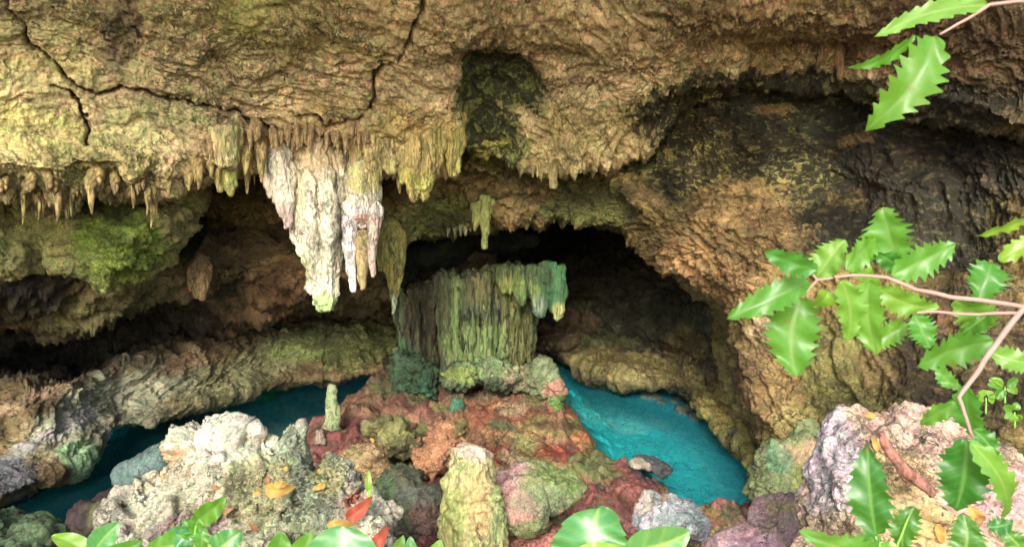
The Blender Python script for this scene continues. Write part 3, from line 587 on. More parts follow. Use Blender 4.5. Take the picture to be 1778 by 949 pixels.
# boulders
def bd(name, label, parts, voxel, base, blobs=(), a=(.12, .04, 2.0, 1.0), mat='boulder', s=0, cat='boulder', group=None):
    return tag(rock(name, parts, voxel, craggy(*a, s=s), M[mat], base, blobs), label, cat, group)
bd('boulder', 'large pale craggy boulder with jagged peaks at bottom left, under a yellow leaf',
   [blob(440, 980, 4.8, .7, .5, .5), blob(400, 860, 4.75, .36, .32, .4), blob(300, 905, 4.6, .38, .35, .3, -20), blob(235, 890, 4.6, .13, .25, .22), blob(350, 800, 4.7, .2, .25, .2, -30), ptube([(385, 735, 18), (390, 790, 50), (400, 860, 80)], 4.7), ptube([(450, 748, 20), (450, 800, 40), (450, 860, 60)], 4.75), ptube([(503, 745, 18), (505, 800, 28), (500, 870, 50)], 4.65),
    blob(560, 880, 4.6, .2, .28, .26, 30), blob(640, 925, 4.45, .2, .25, .2), blob(250, 960, 4.5, .22, .3, .3), blob(660, 980, 4.4, .14, .3, .3)], .012, (.47, .44, .37, .2),
   [(390, 770, 80, 50, (.58, .55, .5), .7), (500, 790, 20, 60, (.28, .34, .26), .8), (540, 850, 40, 90, (.28, .33, .24, .3), .8), (440, 850, 60, 60, (.42, .4, .2, .2), .7), (330, 880, 60, 40, (.5, .44, .32), .6), (270, 830, 60, 30, (.46, .38, .3), .7), (320, 920, 70, 30, (.42, .28, .32), .8, -15), (280, 800, 60, 12, (.5, .25, .12), .6, -25), (620, 875, 26, 20, (.55, .1, .06), .8, -40), (660, 900, 40, 50, (.54, .5, .42), .8), (570, 830, 30, 26, (.4, .4, .16), .6), (480, 930, 90, 40, (.24, .26, .16, .3), .6)], a=(.13, .07, 2.2, .8), s=22)
bd('boulder', 'large pink and cream boulder at bottom right behind the spiny leaves',
   [blob(1540, 880, 3.6, .34, .4, .42), blob(1630, 830, 3.85, .34, .4, .36), blob(1740, 900, 3.7, .36, .4, .36), blob(1475, 860, 3.55, .19, .28, .34, 10), blob(1500, 800, 3.7, .22, .3, .22, -20), blob(1600, 1000, 3.5, .6, .45, .35), blob(1590, 770, 3.85, .25, .3, .19)], .011, (.56, .4, .32, .1),
   [(1450, 820, 60, 110, (.62, .53, .62), .95), (1600, 730, 130, 40, (.62, .42, .36), .8), (1560, 850, 60, 100, (.56, .4, .22, .1), .8, -30), (1720, 860, 90, 60, (.56, .32, .36), .85), (1660, 780, 60, 40, (.64, .42, .36), .6), (1600, 920, 80, 50, (.5, .36, .18, .3), .7), (1450, 910, 60, 30, (.3, .22, .12), .7)], a=(.08, .025, 1.7, 1.4), s=12)
bd('boulder', 'smooth pinkish mauve boulder beside the big pink boulder, bottom edge right of centre', [blob(1350, 930, 4.9, .3, .35, .22, -20), blob(1400, 940, 4.7, .2, .3, .28), blob(1290, 960, 4.8, .3, .3, .14, -15)], .014, (.42, .27, .3), [(1370, 900, 50, 25, (.4, .3, .26), .7), (1300, 950, 50, 30, (.5, .3, .45), .6), (1360, 880, 40, 14, (.34, .3, .1), .6)], a=(.05, .015, 1.5, 1), s=5)
bd('boulder', 'rounded green mossy boulder at the right end of the turquoise pool', [blob(1365, 820, 7.1, .3, .3, .32), blob(1400, 790, 7.2, .22, .3, .2), blob(1330, 850, 7.0, .15, .2, .2)], .018, (.22, .26, .13, .1), [(1380, 790, 40, 20, (.42, .26, .18), .7), (1350, 800, 30, 30, (.12, .3, .2), .6), (1400, 840, 30, 40, (.24, .26, .08), .7)], s=8)
bd('boulder', 'dark green mossy rock in the bottom left corner', [blob(20, 960, 4.6, .26, .3, .16), blob(-60, 950, 4.6, .3, .3, .2)], .014, (.1, .16, .08, .35), s=9)
bd('boulder', 'blue-grey rock peeping out behind the large craggy boulder', [blob(275, 800, 6.2, .2, .2, .14, -25), blob(240, 830, 6.2, .18, .2, .16)], .018, (.13, .2, .2, .1), a=(.06, .02, 2, 1), s=10)
bd('boulder', 'flat green and pink rock in front of the red bank, right of the pale stump', [blob(940, 850, 6.6, .4, .35, .2, 5), blob(900, 880, 6.4, .3, .3, .22)], .018, (.28, .32, .16), [(900, 835, 40, 25, (.62, .34, .4), .8), (960, 840, 50, 30, (.24, .34, .12), .8), (880, 880, 50, 25, (.55, .24, .26), .7), (940, 870, 50, 20, (.25, .28, .2), .6)], a=(.07, .02, 1.6, 1), s=11)
bd('boulder', 'grey-violet rock above the glossy round leaves at the bottom edge', [blob(1150, 895, 6.0, .24, .25, .16, 12), blob(1190, 905, 5.9, .2, .2, .12, 25)], .016, (.4, .4, .48), [(1110, 870, 30, 20, (.5, .42, .38), .7), (1180, 900, 50, 20, (.2, .28, .3), .6)], a=(.07, .03, 2, 1), s=13)
bd('rock', 'tan angular rock on the red bank left of centre', [blob(620, 805, 8.0, .32, .25, .18, -20), blob(655, 825, 7.9, .18, .2, .1, -20)], .018, (.46, .32, .18), [(600, 790, 40, 20, (.3, .26, .12), .6)], a=(.1, .03, 2, 2), s=14, cat='rock')
bd('rock', 'dark mossy rock heap left of the pale stump', [blob(690, 850, 7.0, .32, .3, .16, -18), blob(715, 878, 6.85, .34, .34, .24), blob(732, 905, 6.65, .24, .26, .2)], .018, (.13, .14, .09, .3), [(740, 900, 30, 40, (.24, .12, .13), .7), (650, 850, 40, 20, (.1, .2, .1), .6), (730, 860, 40, 20, (.17, .18, .18), .6)], a=(.1, .03, 2, 1), s=15, cat='rock')
bd('rock', 'brown blocky rock behind the tan angular rock, below the column', [blob(690, 765, 9.0, .28, .25, .2), blob(660, 745, 9.3, .2, .2, .14)], .02, (.18, .17, .08, .2), [(690, 750, 40, 16, (.26, .26, .1), .6)], a=(.1, .04, 2, 1), s=16, cat='rock')
bd('rock', 'orange-brown layered rock in the middle of the red bank', [blob(775, 770, 8.8, .25, .25, .28), blob(750, 800, 8.6, .18, .2, .2)], .02, (.44, .22, .13, .1), [(800, 740, 20, 20, (.3, .34, .12), .6)], a=(.13, .04, 2.4, 2), s=17, cat='rock')
bd('rock', 'pale flat stone lying at the edge of the turquoise pool', [blob(1108, 806, 9.2, .17, .14, .06, 10)], .018, (.5, .44, .4), a=(.04, .01, 2, 1), s=18, cat='rock')
bd('rock', 'dark grey stone at the waterline behind the pale flat stone', [blob(1125, 803, 9.5, .2, .16, .08, 12), blob(1150, 815, 9.3, .16, .14, .08)], .018, (.1, .11, .13), a=(.05, .02, 2, 1), s=19, cat='rock')
bd('rock', 'small green-topped block right of the column foot', [blob(940, 655, 11.4, .24, .25, .3), blob(965, 680, 11.2, .16, .2, .3)], .022, (.2, .24, .14), [(970, 675, 25, 16, (.55, .26, .22), .8), (975, 705, 20, 20, (.16, .3, .08), .8)], a=(.1, .04, 2.2, 1), s=20, cat='rock')
bd('rock', 'long submerged dark rock under the far side of the turquoise pool', [blob(1100, 690, 13.6, .5, .2, .14, 8), blob(1180, 712, 12.9, .5, .3, .16, 20), blob(1145, 700, 13.2, .4, .4, .16, 15), blob(1208, 728, 12.4, .4, .4, .16, 30), blob(1230, 745, 12, .4, .16, .14, 40)], .03, (.1, .14, .14, .3), a=(.08, .03, 2, 1), s=21, cat='rock')
# loose stones and litter on the bank
def stone_mesh(k, colr):
    V = ICOV.copy(); q = np.random.default_rng(90+k)
    for _ in range(12):
        n_ = q.normal(size=3); n_ /= np.linalg.norm(n_); V -= np.maximum(0, V@n_-q.uniform(.45, .8))[:, None]*n_
    V = V*np.array([1, .8, .6])*(1+fbm(V*2.5+k*3, 3)*.25)[:, None]
    return np_mesh('stone', V, ICOF, np.tile(np.array(colr), (len(V), 1)))
kinds = [((.2, .08, .07, .1), 'loose maroon stone'), ((.16, .18, .09, .2), 'loose moss-green stone'), ((.4, .28, .2, .1), 'loose tan stone'), ((.1, .09, .08, .3), 'loose dark stone')]
stm = [stone_mesh(k, kinds[k][0]) for k in range(4)]
gr2 = random.Random(21); cnt = 0
while cnt < 70:
    px_, py_ = gr2.uniform(540, 1300), 690+240*gr2.random()
    p = at(px_, py_, float(depth_on(py_, .35))); sdv = poly_sd(np.array([p[0]]), np.array([p[1]]))[0]
    if sdv < .1: continue
    z = float(ground_h(np.array([p[0]]), np.array([p[1]]))[0]); k = gr2.randrange(4); r = gr2.choice([.03, .04, .05, .07, .1])*gr2.uniform(.8, 1.3)
    o = link('stone', stm[k], M['ground'] if cnt < 4 else None); o.location = (p[0], p[1], z+r*.1); o.scale = (r, r, r); o.rotation_euler = (gr2.uniform(-.4, .4), gr2.uniform(-.4, .4), gr2.uniform(0, 6.28))
    tag(o, kinds[k][1]+' scattered among many on the red bank between the pools', 'stone', kinds[k][1]+'s on the red bank'); cnt += 1
for me_ in stm:
    if len(me_.materials) == 0: me_.materials.append(M['ground'])
bd('rock', 'low dark brown rock in the black water at the bottom left', [blob(185, 895, 6.4, .3, .3, .2, -30), blob(225, 870, 6.6, .2, .25, .14, -20)], .018, (.045, .028, .032, .3), [(170, 900, 20, 30, (.12, .13, .05), .6)], a=(.08, .03, 2, 1), s=31, cat='rock')
# stalagmites
def stub(name, label, pts, d, base, blobs, vx=.014, a=(.08, .03, 2.4, .5), cat='stalagmite', mat='drip', s=0):
    return tag(rock(name, [ptube(p, d) for p in pts], vx, craggy(*a, s=s), M[mat], base, blobs), label, cat)
stub('stalagmite', 'thick pale yellow-green stump with flat top standing at the bottom centre', [[(822, 778, 20), (820, 790, 36), (822, 830, 44), (822, 900, 54), (822, 1000, 62), (822, 1080, 62)]], 6.0, (.42, .4, .2), [(822, 780, 50, 24, (.66, .5, .42), .95), (830, 880, 24, 60, (.55, .4, .2), .8), (790, 900, 24, 70, (.38, .4, .14), .7), (865, 880, 14, 80, (.24, .32, .14), .7)], s=3)
stub('stalagmite', 'thin green stalagmite standing alone in front of the left pool', [[(578, 668, 6), (577, 690, 9), (577, 735, 12), (577, 760, 14)]], 10.2, (.3, .36, .2), [], a=(.04, .02, 3, .5), s=4)
stub('stalagmite', 'short brown stalagmite stub right of the thin green one', [[(555, 745, 6), (556, 770, 10)]], 9.8, (.3, .24, .2), [], a=(.03, .02, 3, .5), s=5)
stub('stalagmite', 'small green knob at the front of the column foot', [[(796, 692, 8), (794, 715, 14)]], 10.8, (.06, .18, .12), [], vx=.02, a=(.04, .02, 3, .5), s=6)

# ------------------------------------------------------------------ stalactites
def d_drip(a=1.0):
    def f(P, px, py):
        return a*((ridged(P*np.array([9, 9, 1.6]), 3, g=.55, s=3)-.5)*.055+fbm(P*np.array([7, 7, 4]), 3, s=8)*.035+(ridged(P*np.array([20, 20, 6]), 2, s=9)-.5)*.018)
    return f
WHT = (.66, .61, .5)
sc = empty('stalactite_cluster', at(550, 250, 8.6), 'huge white stalactite with long blunt green-tipped cone hanging left of centre', 'stalactite')
big = [[(550, 225, 20, .4), (548, 262, 34, .05), (550, 330, 34), (554, 400, 31), (558, 450, 27), (563, 495, 21), (566, 522, 17), (566, 536, 8)],
       [(516, 235, 10, .4), (516, 270, 17), (520, 340, 18), (530, 400, 16), (538, 440, 13), (541, 480, 10), (543, 512, 4)],
       [(584, 235, 10, .4), (584, 280, 15), (583, 350, 14), (580, 420, 12), (580, 470, 9), (581, 512, 5)],
       [(505, 250, 8, .2), (508, 330, 10), (514, 400, 8), (522, 446, 3)], [(536, 255, 10, -.05), (536, 330, 11, -.22), (545, 420, 10, -.2), (550, 470, 4, -.15)], [(566, 255, 10, -.05), (568, 320, 10, -.24), (570, 400, 9, -.22), (572, 460, 4, -.15)]]
rock('main_cone', [ptube(p, 8.65) for p in big], .013, d_drip(1.6), M['calcite'], WHT, [(530, 470, 14, 30, (.5, .52, .25), .7), (567, 525, 22, 20, (.35, .5, .2), .9), (520, 300, 16, 80, (.62, .6, .38), .6), (590, 430, 10, 100, (.55, .5, .35), .5), (560, 300, 50, 26, (.66, .56, .42), .6), (545, 270, 90, 30, (.56, .42, .26), .9)], warp=.8, parent=sc)
rock('side_cone', [ptube(p, 8.45) for p in [[(484, 225, 8, .4), (484, 262, 20, .05), (485, 280, 20), (488, 320, 18), (494, 360, 13), (498, 396, 6)], [(470, 235, 5, .4), (468, 290, 9), (470, 342, 4)], [(500, 235, 5, .4), (500, 300, 12), (505, 350, 6)]]], .012, d_drip(1.2), M['calcite'], (.68, .6, .5), [(498, 380, 12, 30, (.66, .48, .48), .7), (480, 235, 30, 26, (.5, .34, .2), .9)], warp=.8, parent=sc)
s2 = empty('stalactite_cluster', at(632, 300, 8.7), 'knobbly white and pink stalactite with a round bulb and three thin legs', 'stalactite')
rock('bulb', [blob(628, 370, 8.7, .21, .18, .17, 0, False), blob(612, 365, 8.65, .12, .14, .14, 0, False), blob(650, 368, 8.68, .1, .14, .15, 0, False), ptube([(632, 250, 16, .4), (632, 290, 32, .1), (630, 330, 30), (630, 370, 30)], 8.75)], .012, d_drip(1.0), M['calcite'], (.7, .62, .52), [(630, 375, 40, 26, (.68, .62, .6), .8), (632, 310, 40, 26, (.5, .45, .2), .9), (630, 380, 14, 8, (.5, .25, .2), .8)], warp=.7, parent=s2)
for p, cc in ([[(606, 375, 13), (607, 430, 11), (610, 470, 8), (613, 506, 3)], (.62, .58, .6)], [[(650, 375, 12), (647, 410, 9), (646, 450, 8), (648, 482, 3)], (.56, .42, .38)], [[(630, 400, 10), (630, 450, 11), (629, 480, 9), (631, 502, 4)], (.36, .28, .14)]):
    rock('leg', [ptube(p, 8.6)], .01, d_drip(.6), M['calcite'], cc, parent=s2)
def small(name, label, pts, d, colr, cat='stalactite', group=None, mat='drip', seg=16, amp=1.0):
    V, F = ptube(pts, d, seg, 7)
    c0 = V[:seg*7*(len(pts)-1)+seg].mean(0); s = random.uniform(0, 50)
    rad = V.copy(); ctr = np.repeat(np.concatenate([V[:-2].reshape(-1, seg, 3).mean(1)]), seg, 0); ctr = np.concatenate([ctr, V[-2:]])
    dn = V-ctr; r = np.linalg.norm(dn, axis=1)[:, None]+1e-6
    px, py, _ = project(V)
    h = (ridged((V+s)*np.array([10, 10, 1.5]), 3)-.5)*.5+fbm((V+s)*np.array([9, 9, 5]), 3)*.45
    V = V+dn*(h*amp)[:, None]
    org = np.array([V[:, 0].mean(), V[:, 1].mean(), V[:, 2].max()])
    me = np_mesh(name, V-org, F, paint(px, py, V, tuple(colr)+(.0,), []))
    o = link(name, me, M[mat]); o.location = org; return tag(o, label, cat, group)
def cluster(label, spec, d, colr, vx=.012, amp=1.0, blobs=()):
    return tag(rock('stalactite', [ptube(p, d) for p in spec], vx, d_drip(amp), M['drip'], colr, blobs), label, 'stalactite')
TY = (.45, .36, .15)
cluster('broad tan stalactite curtain with several pointed tips, right of the pink bulb', [[(720, 220, 30), (722, 270, 24), (718, 320, 14), (716, 352, 4)], [(742, 220, 26), (742, 280, 20), (738, 320, 12), (736, 348, 4)], [(700, 230, 22), (700, 280, 15), (703, 318, 5)], [(690, 200, 40, .1), (700, 240, 36, .1)], [(755, 190, 28), (757, 250, 20), (750, 300, 9)]], 8.75, TY, amp=1.3, blobs=[(720, 320, 50, 26, (.44, .4, .12), .8)])
cluster('yellowish blunt stalactite beside the dark mossy hollow', [[(780, 150, 28), (783, 200, 22), (786, 250, 16), (787, 290, 12), (786, 305, 6)], [(770, 160, 24), (768, 230, 12), (770, 270, 5)], [(796, 190, 12), (795, 260, 8), (796, 300, 4)]], 8.8, (.46, .37, .13), amp=1.2)
cluster('tan stalactite mass between the white cone and the tan curtain', [[(650, 200, 40), (650, 250, 28), (650, 290, 16), (652, 318, 6)], [(625, 210, 26), (622, 260, 18), (618, 290, 8)], [(675, 210, 24), (678, 270, 16), (680, 300, 8)]], 8.7, (.46, .36, .18), amp=1.4)
cluster('olive stalactite with a wide top and a thin pale tip, left of the column', [[(680, 360, 10, .5), (678, 400, 26, .15), (678, 430, 22), (684, 470, 16), (684, 500, 9), (684, 520, 5), (683, 544, 2)], [(668, 370, 6, .4), (664, 410, 14, .1), (664, 440, 10), (663, 470, 5)], [(695, 380, 6, .4), (695, 420, 10), (694, 470, 7)]], 9.9, (.3, .28, .09), amp=1.0, blobs=[(683, 530, 10, 20, (.42, .46, .36), .9)])
cluster('green-tan pointed stalactite hanging above the top of the column', [[(843, 340, 12), (843, 380, 9), (843, 410, 6), (843, 431, 4)], [(828, 350, 9), (826, 385, 6), (824, 402, 2)], [(856, 345, 8), (855, 370, 3)]], 10.2, (.3, .32, .11), amp=.8)
cluster('square-ended tan stalactite under the cracked ceiling left of the white mass', [[(392, 225, 30), (394, 255, 22), (396, 280, 17), (397, 292, 13)]], 8.0, (.5, .42, .22), amp=1.0)
cluster('pair of yellow tapering stalactites below the square-ended one', [[(384, 280, 14), (385, 310, 11), (383, 334, 3)], [(400, 285, 12), (399, 320, 10), (400, 340, 4)], [(372, 280, 10), (370, 312, 4)]], 8.15, (.44, .42, .14), amp=.8)
cluster('stubby brown stalactite tuft on the left wall above the crevice', [[(350, 430, 4, .6), (346, 458, 12, .15), (345, 490, 14), (340, 518, 4)], [(360, 435, 4, .6), (356, 465, 11, .1), (355, 500, 8), (352, 520, 3)], [(338, 440, 4, .5), (334, 470, 8, .1), (332, 505, 3)]], 10.25, (.38, .26, .14), amp=.9)
cluster('slim tan stalactite hanging alone right of the dark hollow', [[(960, 225, 12), (960, 270, 9), (960, 310, 8), (960, 328, 6)]], 9.2, (.4, .32, .15), vx=.01, amp=.6)
cluster('small tan stalactite at the top right beside the leaf branch', [[(1458, 60, 12), (1458, 105, 8), (1459, 138, 3)]], 7.9, (.26, .17, .09), vx=.01, amp=.6)
cluster('broad blunt tan cone in the fringe at far left', [[(235, 270, 40), (232, 295, 26), (230, 318, 7)]], 7.65, (.45, .38, .18), amp=1.2)
g1 = 'small stalactites fringing the ceiling lip'
k = 0
x = -30.
while x < 700:
    x += random.uniform(3.5, 10)
    if 455 < x < 600: continue
    L_ = random.choice([8, 10, 14, 20, 32, 46])*random.uniform(.7, 1.3); r = random.uniform(3, 6.5); y = float(lipY(x))+random.uniform(-12, 12)
    cc = np.array(TY)*random.uniform(.55, .95); cc = (cc[0], cc[1]*random.uniform(.9, 1.05), cc[2])
    side = 'left of the huge white one' if x < 455 else 'right of the pink bulb'
    small('stalactite', 'small tan stalactite in the ceiling lip fringe '+side, [(x, y-34, r*1.5, .35), (x, y-14, r*1.7, .1), (x, y, r*1.2), (x+random.uniform(-2, 2), y+L_*.5, r*.8), (x+random.uniform(-2, 2), y+L_, r*.25)], float(lipD(x))-random.uniform(-.05, .42), cc, group=g1)
for i in range(44):
    x = random.uniform(355, 640); y = float(lipY(x))-random.uniform(25, 45) if not 450 < x < 610 else random.uniform(225, 250); r = random.uniform(2.5, 5.5); L_ = random.uniform(8, 26)
    small('stalactite', 'small pinkish drip in the knobbly row just above the huge white stalactite', [(x, y-14, r*1.5), (x, y, r*1.2), (x+1, y+L_*.5, r*.8), (x+random.uniform(-2, 2), y+L_, r*.25)], float(lipD(x))-random.uniform(.3,.5), (.42, .28, .16), group='drips above the white stalactite')
for x, y, L_, r in [(790, 395, 16, 4), (800, 390, 20, 4), (808, 385, 24, 5), (817, 380, 22, 5), (778, 400, 12, 3), (866, 372, 18, 4)]:
    small('stalactite', 'tiny pale stalactite under the arch edge above the column', [(x, y-45, r*2, .3), (x, y-8, r*1.3, .1), (x, y+L_*.6, r*.7, .1), (x, y+L_, r*.25, .1)], 10.3, (.28, .28, .18), group='tiny stalactites under the arch edge')
for i in range(14):
    x = random.uniform(880, 1060); y = float(lipY(x))-random.uniform(4, 20); r = random.uniform(3, 6); L_ = random.uniform(10, 26)
    if abs(x-960) < 14 or y < 200: continue
    small('stalactite', 'short tan drip on the hanging ledge right of the dark hollow', [(x, y-20, r*1.6), (x, y, r*1.1), (x, y+L_*.6, r*.7), (x, y+L_, r*.25)], float(lipD(x))-.1, (.42, .33, .15), group='drips right of the hollow')

# ------------------------------------------------------------------ foliage
def leaf_mat(name, c1, c2, rough=.4, trans=.35, tc=(.35, .62, .04), coat=.3):
    m = bpy.data.materials.new(name); m.use_nodes = True; t = m.node_tree; b = t.nodes['Principled BSDF']; L = t.links.new
    at_ = nd(t, 'ShaderNodeAttribute', attribute_name='Col'); tcn = nd(t, 'ShaderNodeTexCoord')
    n = nd(t, 'ShaderNodeTexNoise'); n.inputs['Scale'].default_value = 60; n.inputs['Detail'].default_value = 4; L(tcn.outputs['Object'], n.inputs['Vector'])
    x = nd(t, 'ShaderNodeMix', data_type='RGBA'); x.inputs[6].default_value = c1+(1,); x.inputs[7].default_value = c2+(1,); L(n.outputs[0], x.inputs[0])
    v = nd(t, 'ShaderNodeMix', data_type='RGBA'); L(at_.outputs['Fac'], v.inputs[0]); L(x.outputs[2], v.inputs[6]); v.inputs[7].default_value = (.2, .36, .08, 1)
    sp = nd(t, 'ShaderNodeTexNoise'); sp.inputs['Scale'].default_value = 28; sp.inputs['Detail'].default_value = 6; sp.inputs['Roughness'].default_value = .7; L(tcn.outputs['Object'], sp.inputs['Vector'])
    sr = nd(t, 'ShaderNodeMapRange'); L(sp.outputs[0], sr.inputs[0]); sr.inputs[1].default_value = .63; sr.inputs[2].default_value = .7; sr.inputs[4].default_value = .8
    bz = nd(t, 'ShaderNodeMix', data_type='RGBA'); L(sr.outputs[0], bz.inputs[0]); L(v.outputs[2], bz.inputs[6]); bz.inputs[7].default_value = (.22, .15, .05, 1)
    ob = nd(t, 'ShaderNodeObjectInfo'); hs = nd(t, 'ShaderNodeHueSaturation'); hr = nd(t, 'ShaderNodeMapRange'); L(ob.outputs['Random'], hr.inputs[0]); hr.inputs[3].default_value = .47; hr.inputs[4].default_value = .53; L(hr.outputs[0], hs.inputs['Hue'])
    vr = nd(t, 'ShaderNodeMapRange'); L(ob.outputs['Random'], vr.inputs[0]); vr.inputs[3].default_value = 1.3; vr.inputs[4].default_value = .75; L(vr.outputs[0], hs.inputs['Value']); L(bz.outputs[2], hs.inputs['Color'])
    L(hs.outputs[0], b.inputs['Base Color']); b.inputs['Roughness'].default_value = rough; b.inputs['Coat Weight'].default_value = coat; b.inputs['Coat Roughness'].default_value = .3
    bp = nd(t, 'ShaderNodeBump'); bp.inputs['Strength'].default_value = .4; bp.inputs['Distance'].default_value = .002; L(n.outputs[0], bp.inputs['Height']); L(bp.outputs[0], b.inputs['Normal'])
    tr = nd(t, 'ShaderNodeBsdfTranslucent'); tr.inputs[0].default_value = tc+(1,)
    ms = nd(t, 'ShaderNodeMixShader'); ms.inputs[0].default_value = trans; L(b.outputs[0], ms.inputs[1]); L(tr.outputs[0], ms.inputs[2]); L(ms.outputs[0], t.nodes['Material Output'].inputs[0])
    return m
M['leaf'] = leaf_mat('spiny_leaf', (.07, .26, .03), (.13, .35, .05), trans=.5)
M['leaf_lime'] = leaf_mat('lime_leaf', (.12, .3, .02), (.18, .38, .04), trans=.5)
M['leaf_dark'] = leaf_mat('dark_leaf', (.03, .14, .02), (.06, .21, .03), trans=.35)
M['leaf_broad'] = leaf_mat('broad_leaf', (.045, .19, .05), (.08, .27, .09), trans=.3, rough=.35)
M['twig'] = plain('pinkish_twig', (.36, .22, .18), .7)
M['stem'] = plain('green_stem', (.2, .42, .06), .6)
M['dry'] = plain('orange_dry_leaf', (.55, .32, .08), .6, .3, (.5, .3, .08))
M['red'] = plain('red_dry_leaf', (.34, .07, .035), .6, .2, (.3, .07, .03))
M['stick'] = plain('brown_stick', (.3, .14, .09), .75, nscale=14, var=.4)
def leaf_geo(b, t, wid, roll=0, teeth=9, fold=.25, curl=.12, bite=None, broad=.5, amp=.42, seed=0, nx=6):
    rr = random.Random(seed); b = np.asarray(b, float); t = np.asarray(t, float); ax = t-b; Ln = np.linalg.norm(ax); ax /= Ln
    view = CAM-(b+t)/2; view /= np.linalg.norm(view)
    sd = np.cross(ax, view); sd /= np.linalg.norm(sd); nm = np.cross(sd, ax)
    a = math.radians(roll); wid = wid*rr.uniform(1.1, 1.38); curl = curl*rr.uniform(.2, 2.6); amp = amp*rr.uniform(.75, 1.15); bend = rr.uniform(-.1, .1); sd2 = sd*math.cos(a)+nm*math.sin(a); nm2 = -sd*math.sin(a)+nm*math.cos(a)
    n = max(teeth*8, 36); V = []; colr = []
    ph = rr.uniform(0, 6)
    for i in range(n+1):
        u = i/n; wprof = ((math.sin(math.pi*u**(.85 if broad < .55 else .62)))**(.62 if broad < .55 else .42)*(1-.18*u*(broad < .55))) if 0 < u < 1 else 0
        if teeth:
            s = (u*teeth) % 1; tooth = (1-s)**1.5 if s > .2 else s/.2
            wt = wprof*(1-amp*.55+amp*tooth*1.35)
        else: wt = wprof
        c = b+ax*(u*Ln)+nm2*(-curl*Ln*(u-.3)**2*2)
        for j in range(-nx, nx+1):
            q = j/nx; wj = wprof*(1-amp*.55) if abs(j) < nx else wt
            x = q*wj*wid/2
            if bite and bite[0] < u < bite[1] and q*bite[2] > 0: x *= .45
            z = fold*abs(x)+math.sin(u*17+ph+q*2)*.075*wid*abs(q)**1.5*(1 if teeth else .3)
            V.append(c+sd2*(x+bend*Ln*math.sin(math.pi*u))+nm2*z); side = 1-.55*max(0, math.cos((u*(teeth or 8)-abs(q)*1.1)*6.283))**10*4
            colr.append(1.0 if j == 0 else max(0, min(.5, .25*(1-side))))
    F = grid_faces(n+1, 2*nx+1); colr = np.array(colr)
    return np.array(V), F, np.stack([colr]*3, 1)
def leaf(parent, px0, py0, px1, py1, w_px, d, mat='leaf', dd=(0, 0), name='leaf', **kw):
    V, F, cl = leaf_geo(at(px0, py0, d+dd[0]), at(px1, py1, d+dd[1]), w_px*d/FPX, seed=int(px0*7+py1), **kw)
    o = link(name, np_mesh(name, V-np.array(parent.location), F, cl), M[mat]); o.parent = parent; return o
def twig(parent, pts, d, name='twig', mat='twig'):
    A = np.array([p if len(p) == 4 else tuple(p)+(0,) for p in pts], float); t = np.linspace(0, len(A)-1, (len(A)-1)*5+1)
    A = np.stack([np.interp(t, range(len(A)), A[:, k]) for k in range(4)], 1)
    P = at(A[:, 0], A[:, 1], d+A[:, 3]); P = P+np.stack([fbm(P*20, 2, s=1.5), fbm(P*20, 2, s=2), fbm(P*20, 2, s=4)], 1)*.0025
    V, F = tube_geo(P, A[:, 2]*d/FPX, 10)
    o = link(name, np_mesh(name, V-np.array(parent.location), F), M[mat]); o.parent = parent; return o
D = .95
br = empty('leafy_branch', at(1800, 540, D), 'pinkish branch with glossy spiny-edged green leaves reaching in from the right edge', 'branch')
twig(br, [(1900, 430, 6), (1778, 530, 5), (1745, 575, 5), (1700, 640, 4.5), (1665, 690, 3.5), (1690, 760, 2.5)], D, 'stem')
twig(br, [(1778, 532, 4), (1720, 524, 4), (1650, 515, 4), (1590, 502, 3.5), (1540, 483, 3), (1480, 478, 2.5), (1448, 480, 2)], D)
twig(br, [(1765, 543, 3), (1700, 545, 2.5), (1630, 542, 2.5), (1590, 543, 2)], D)
twig(br, [(1418, 486, 2.2), (1391, 518, 2.2)], D); twig(br, [(1445, 482, 2), (1418, 486, 2.2), (1410, 475, 1.6)], D)
for a in [(1419, 469, 1326, 439, 38, 'leaf', 20), (1405, 486, 1268, 545, 44, 'leaf_lime', -10), (1391, 516, 1383, 655, 76, 'leaf', 6), (1418, 480, 1465, 415, 46, 'leaf', 15), (1471, 468, 1536, 416, 42, 'leaf_lime', -20),
          (1557, 455, 1531, 360, 72, 'leaf', 25), (1548, 478, 1665, 424, 50, 'leaf', -15), (1506, 485, 1502, 606, 58, 'leaf', -30), (1462, 488, 1474, 592, 52, 'leaf', 30), (1575, 562, 1503, 602, 36, 'leaf_lime', 10),
          (1525, 500, 1632, 538, 44, 'leaf', -20), (1588, 548, 1616, 604, 46, 'leaf', 20), (1662, 524, 1722, 588, 56, 'leaf', -10), (1726, 592, 1596, 640, 54, 'leaf', 25), (1718, 610, 1820, 628, 38, 'leaf', 10),
          (1628, 640, 1668, 676, 24, 'leaf', 0), (1722, 455, 1702, 518, 50, 'leaf', 12), (1800, 375, 1708, 420, 22, 'leaf_lime', 50), (1735, 452, 1830, 405, 30, 'leaf_lime', 10), (1480, 470, 1540, 500, 30, 'leaf_lime', 30), (1570, 470, 1520, 440, 36, 'leaf_dark', 20), (1720, 540, 1660, 575, 40, 'leaf_dark', -30),
          (1678, 670, 1700, 775, 44, 'leaf', -25), (1678, 762, 1660, 893, 82, 'leaf_dark', 5), (1690, 768, 1790, 915, 44, 'leaf', 30), (1660, 700, 1598, 742, 30, 'leaf', 20), (1690, 745, 1730, 795, 30, 'leaf_dark', 10), (1668, 690, 1640, 730, 20, 'leaf_lime', 0)]:
    leaf(br, *a[:5], D+random.uniform(-.05, .07), a[5], dd=(0, random.uniform(-.03, .03)), roll=a[6], teeth=9 if a[4] > 30 else 6, bite=((.32, .6, -1) if a[2] == 655 else None) if False else None)
leaf(br, 1440, 505, 1424, 532, 30, D-.02, 'leaf_lime', roll=20, teeth=0, fold=.6, curl=.5)
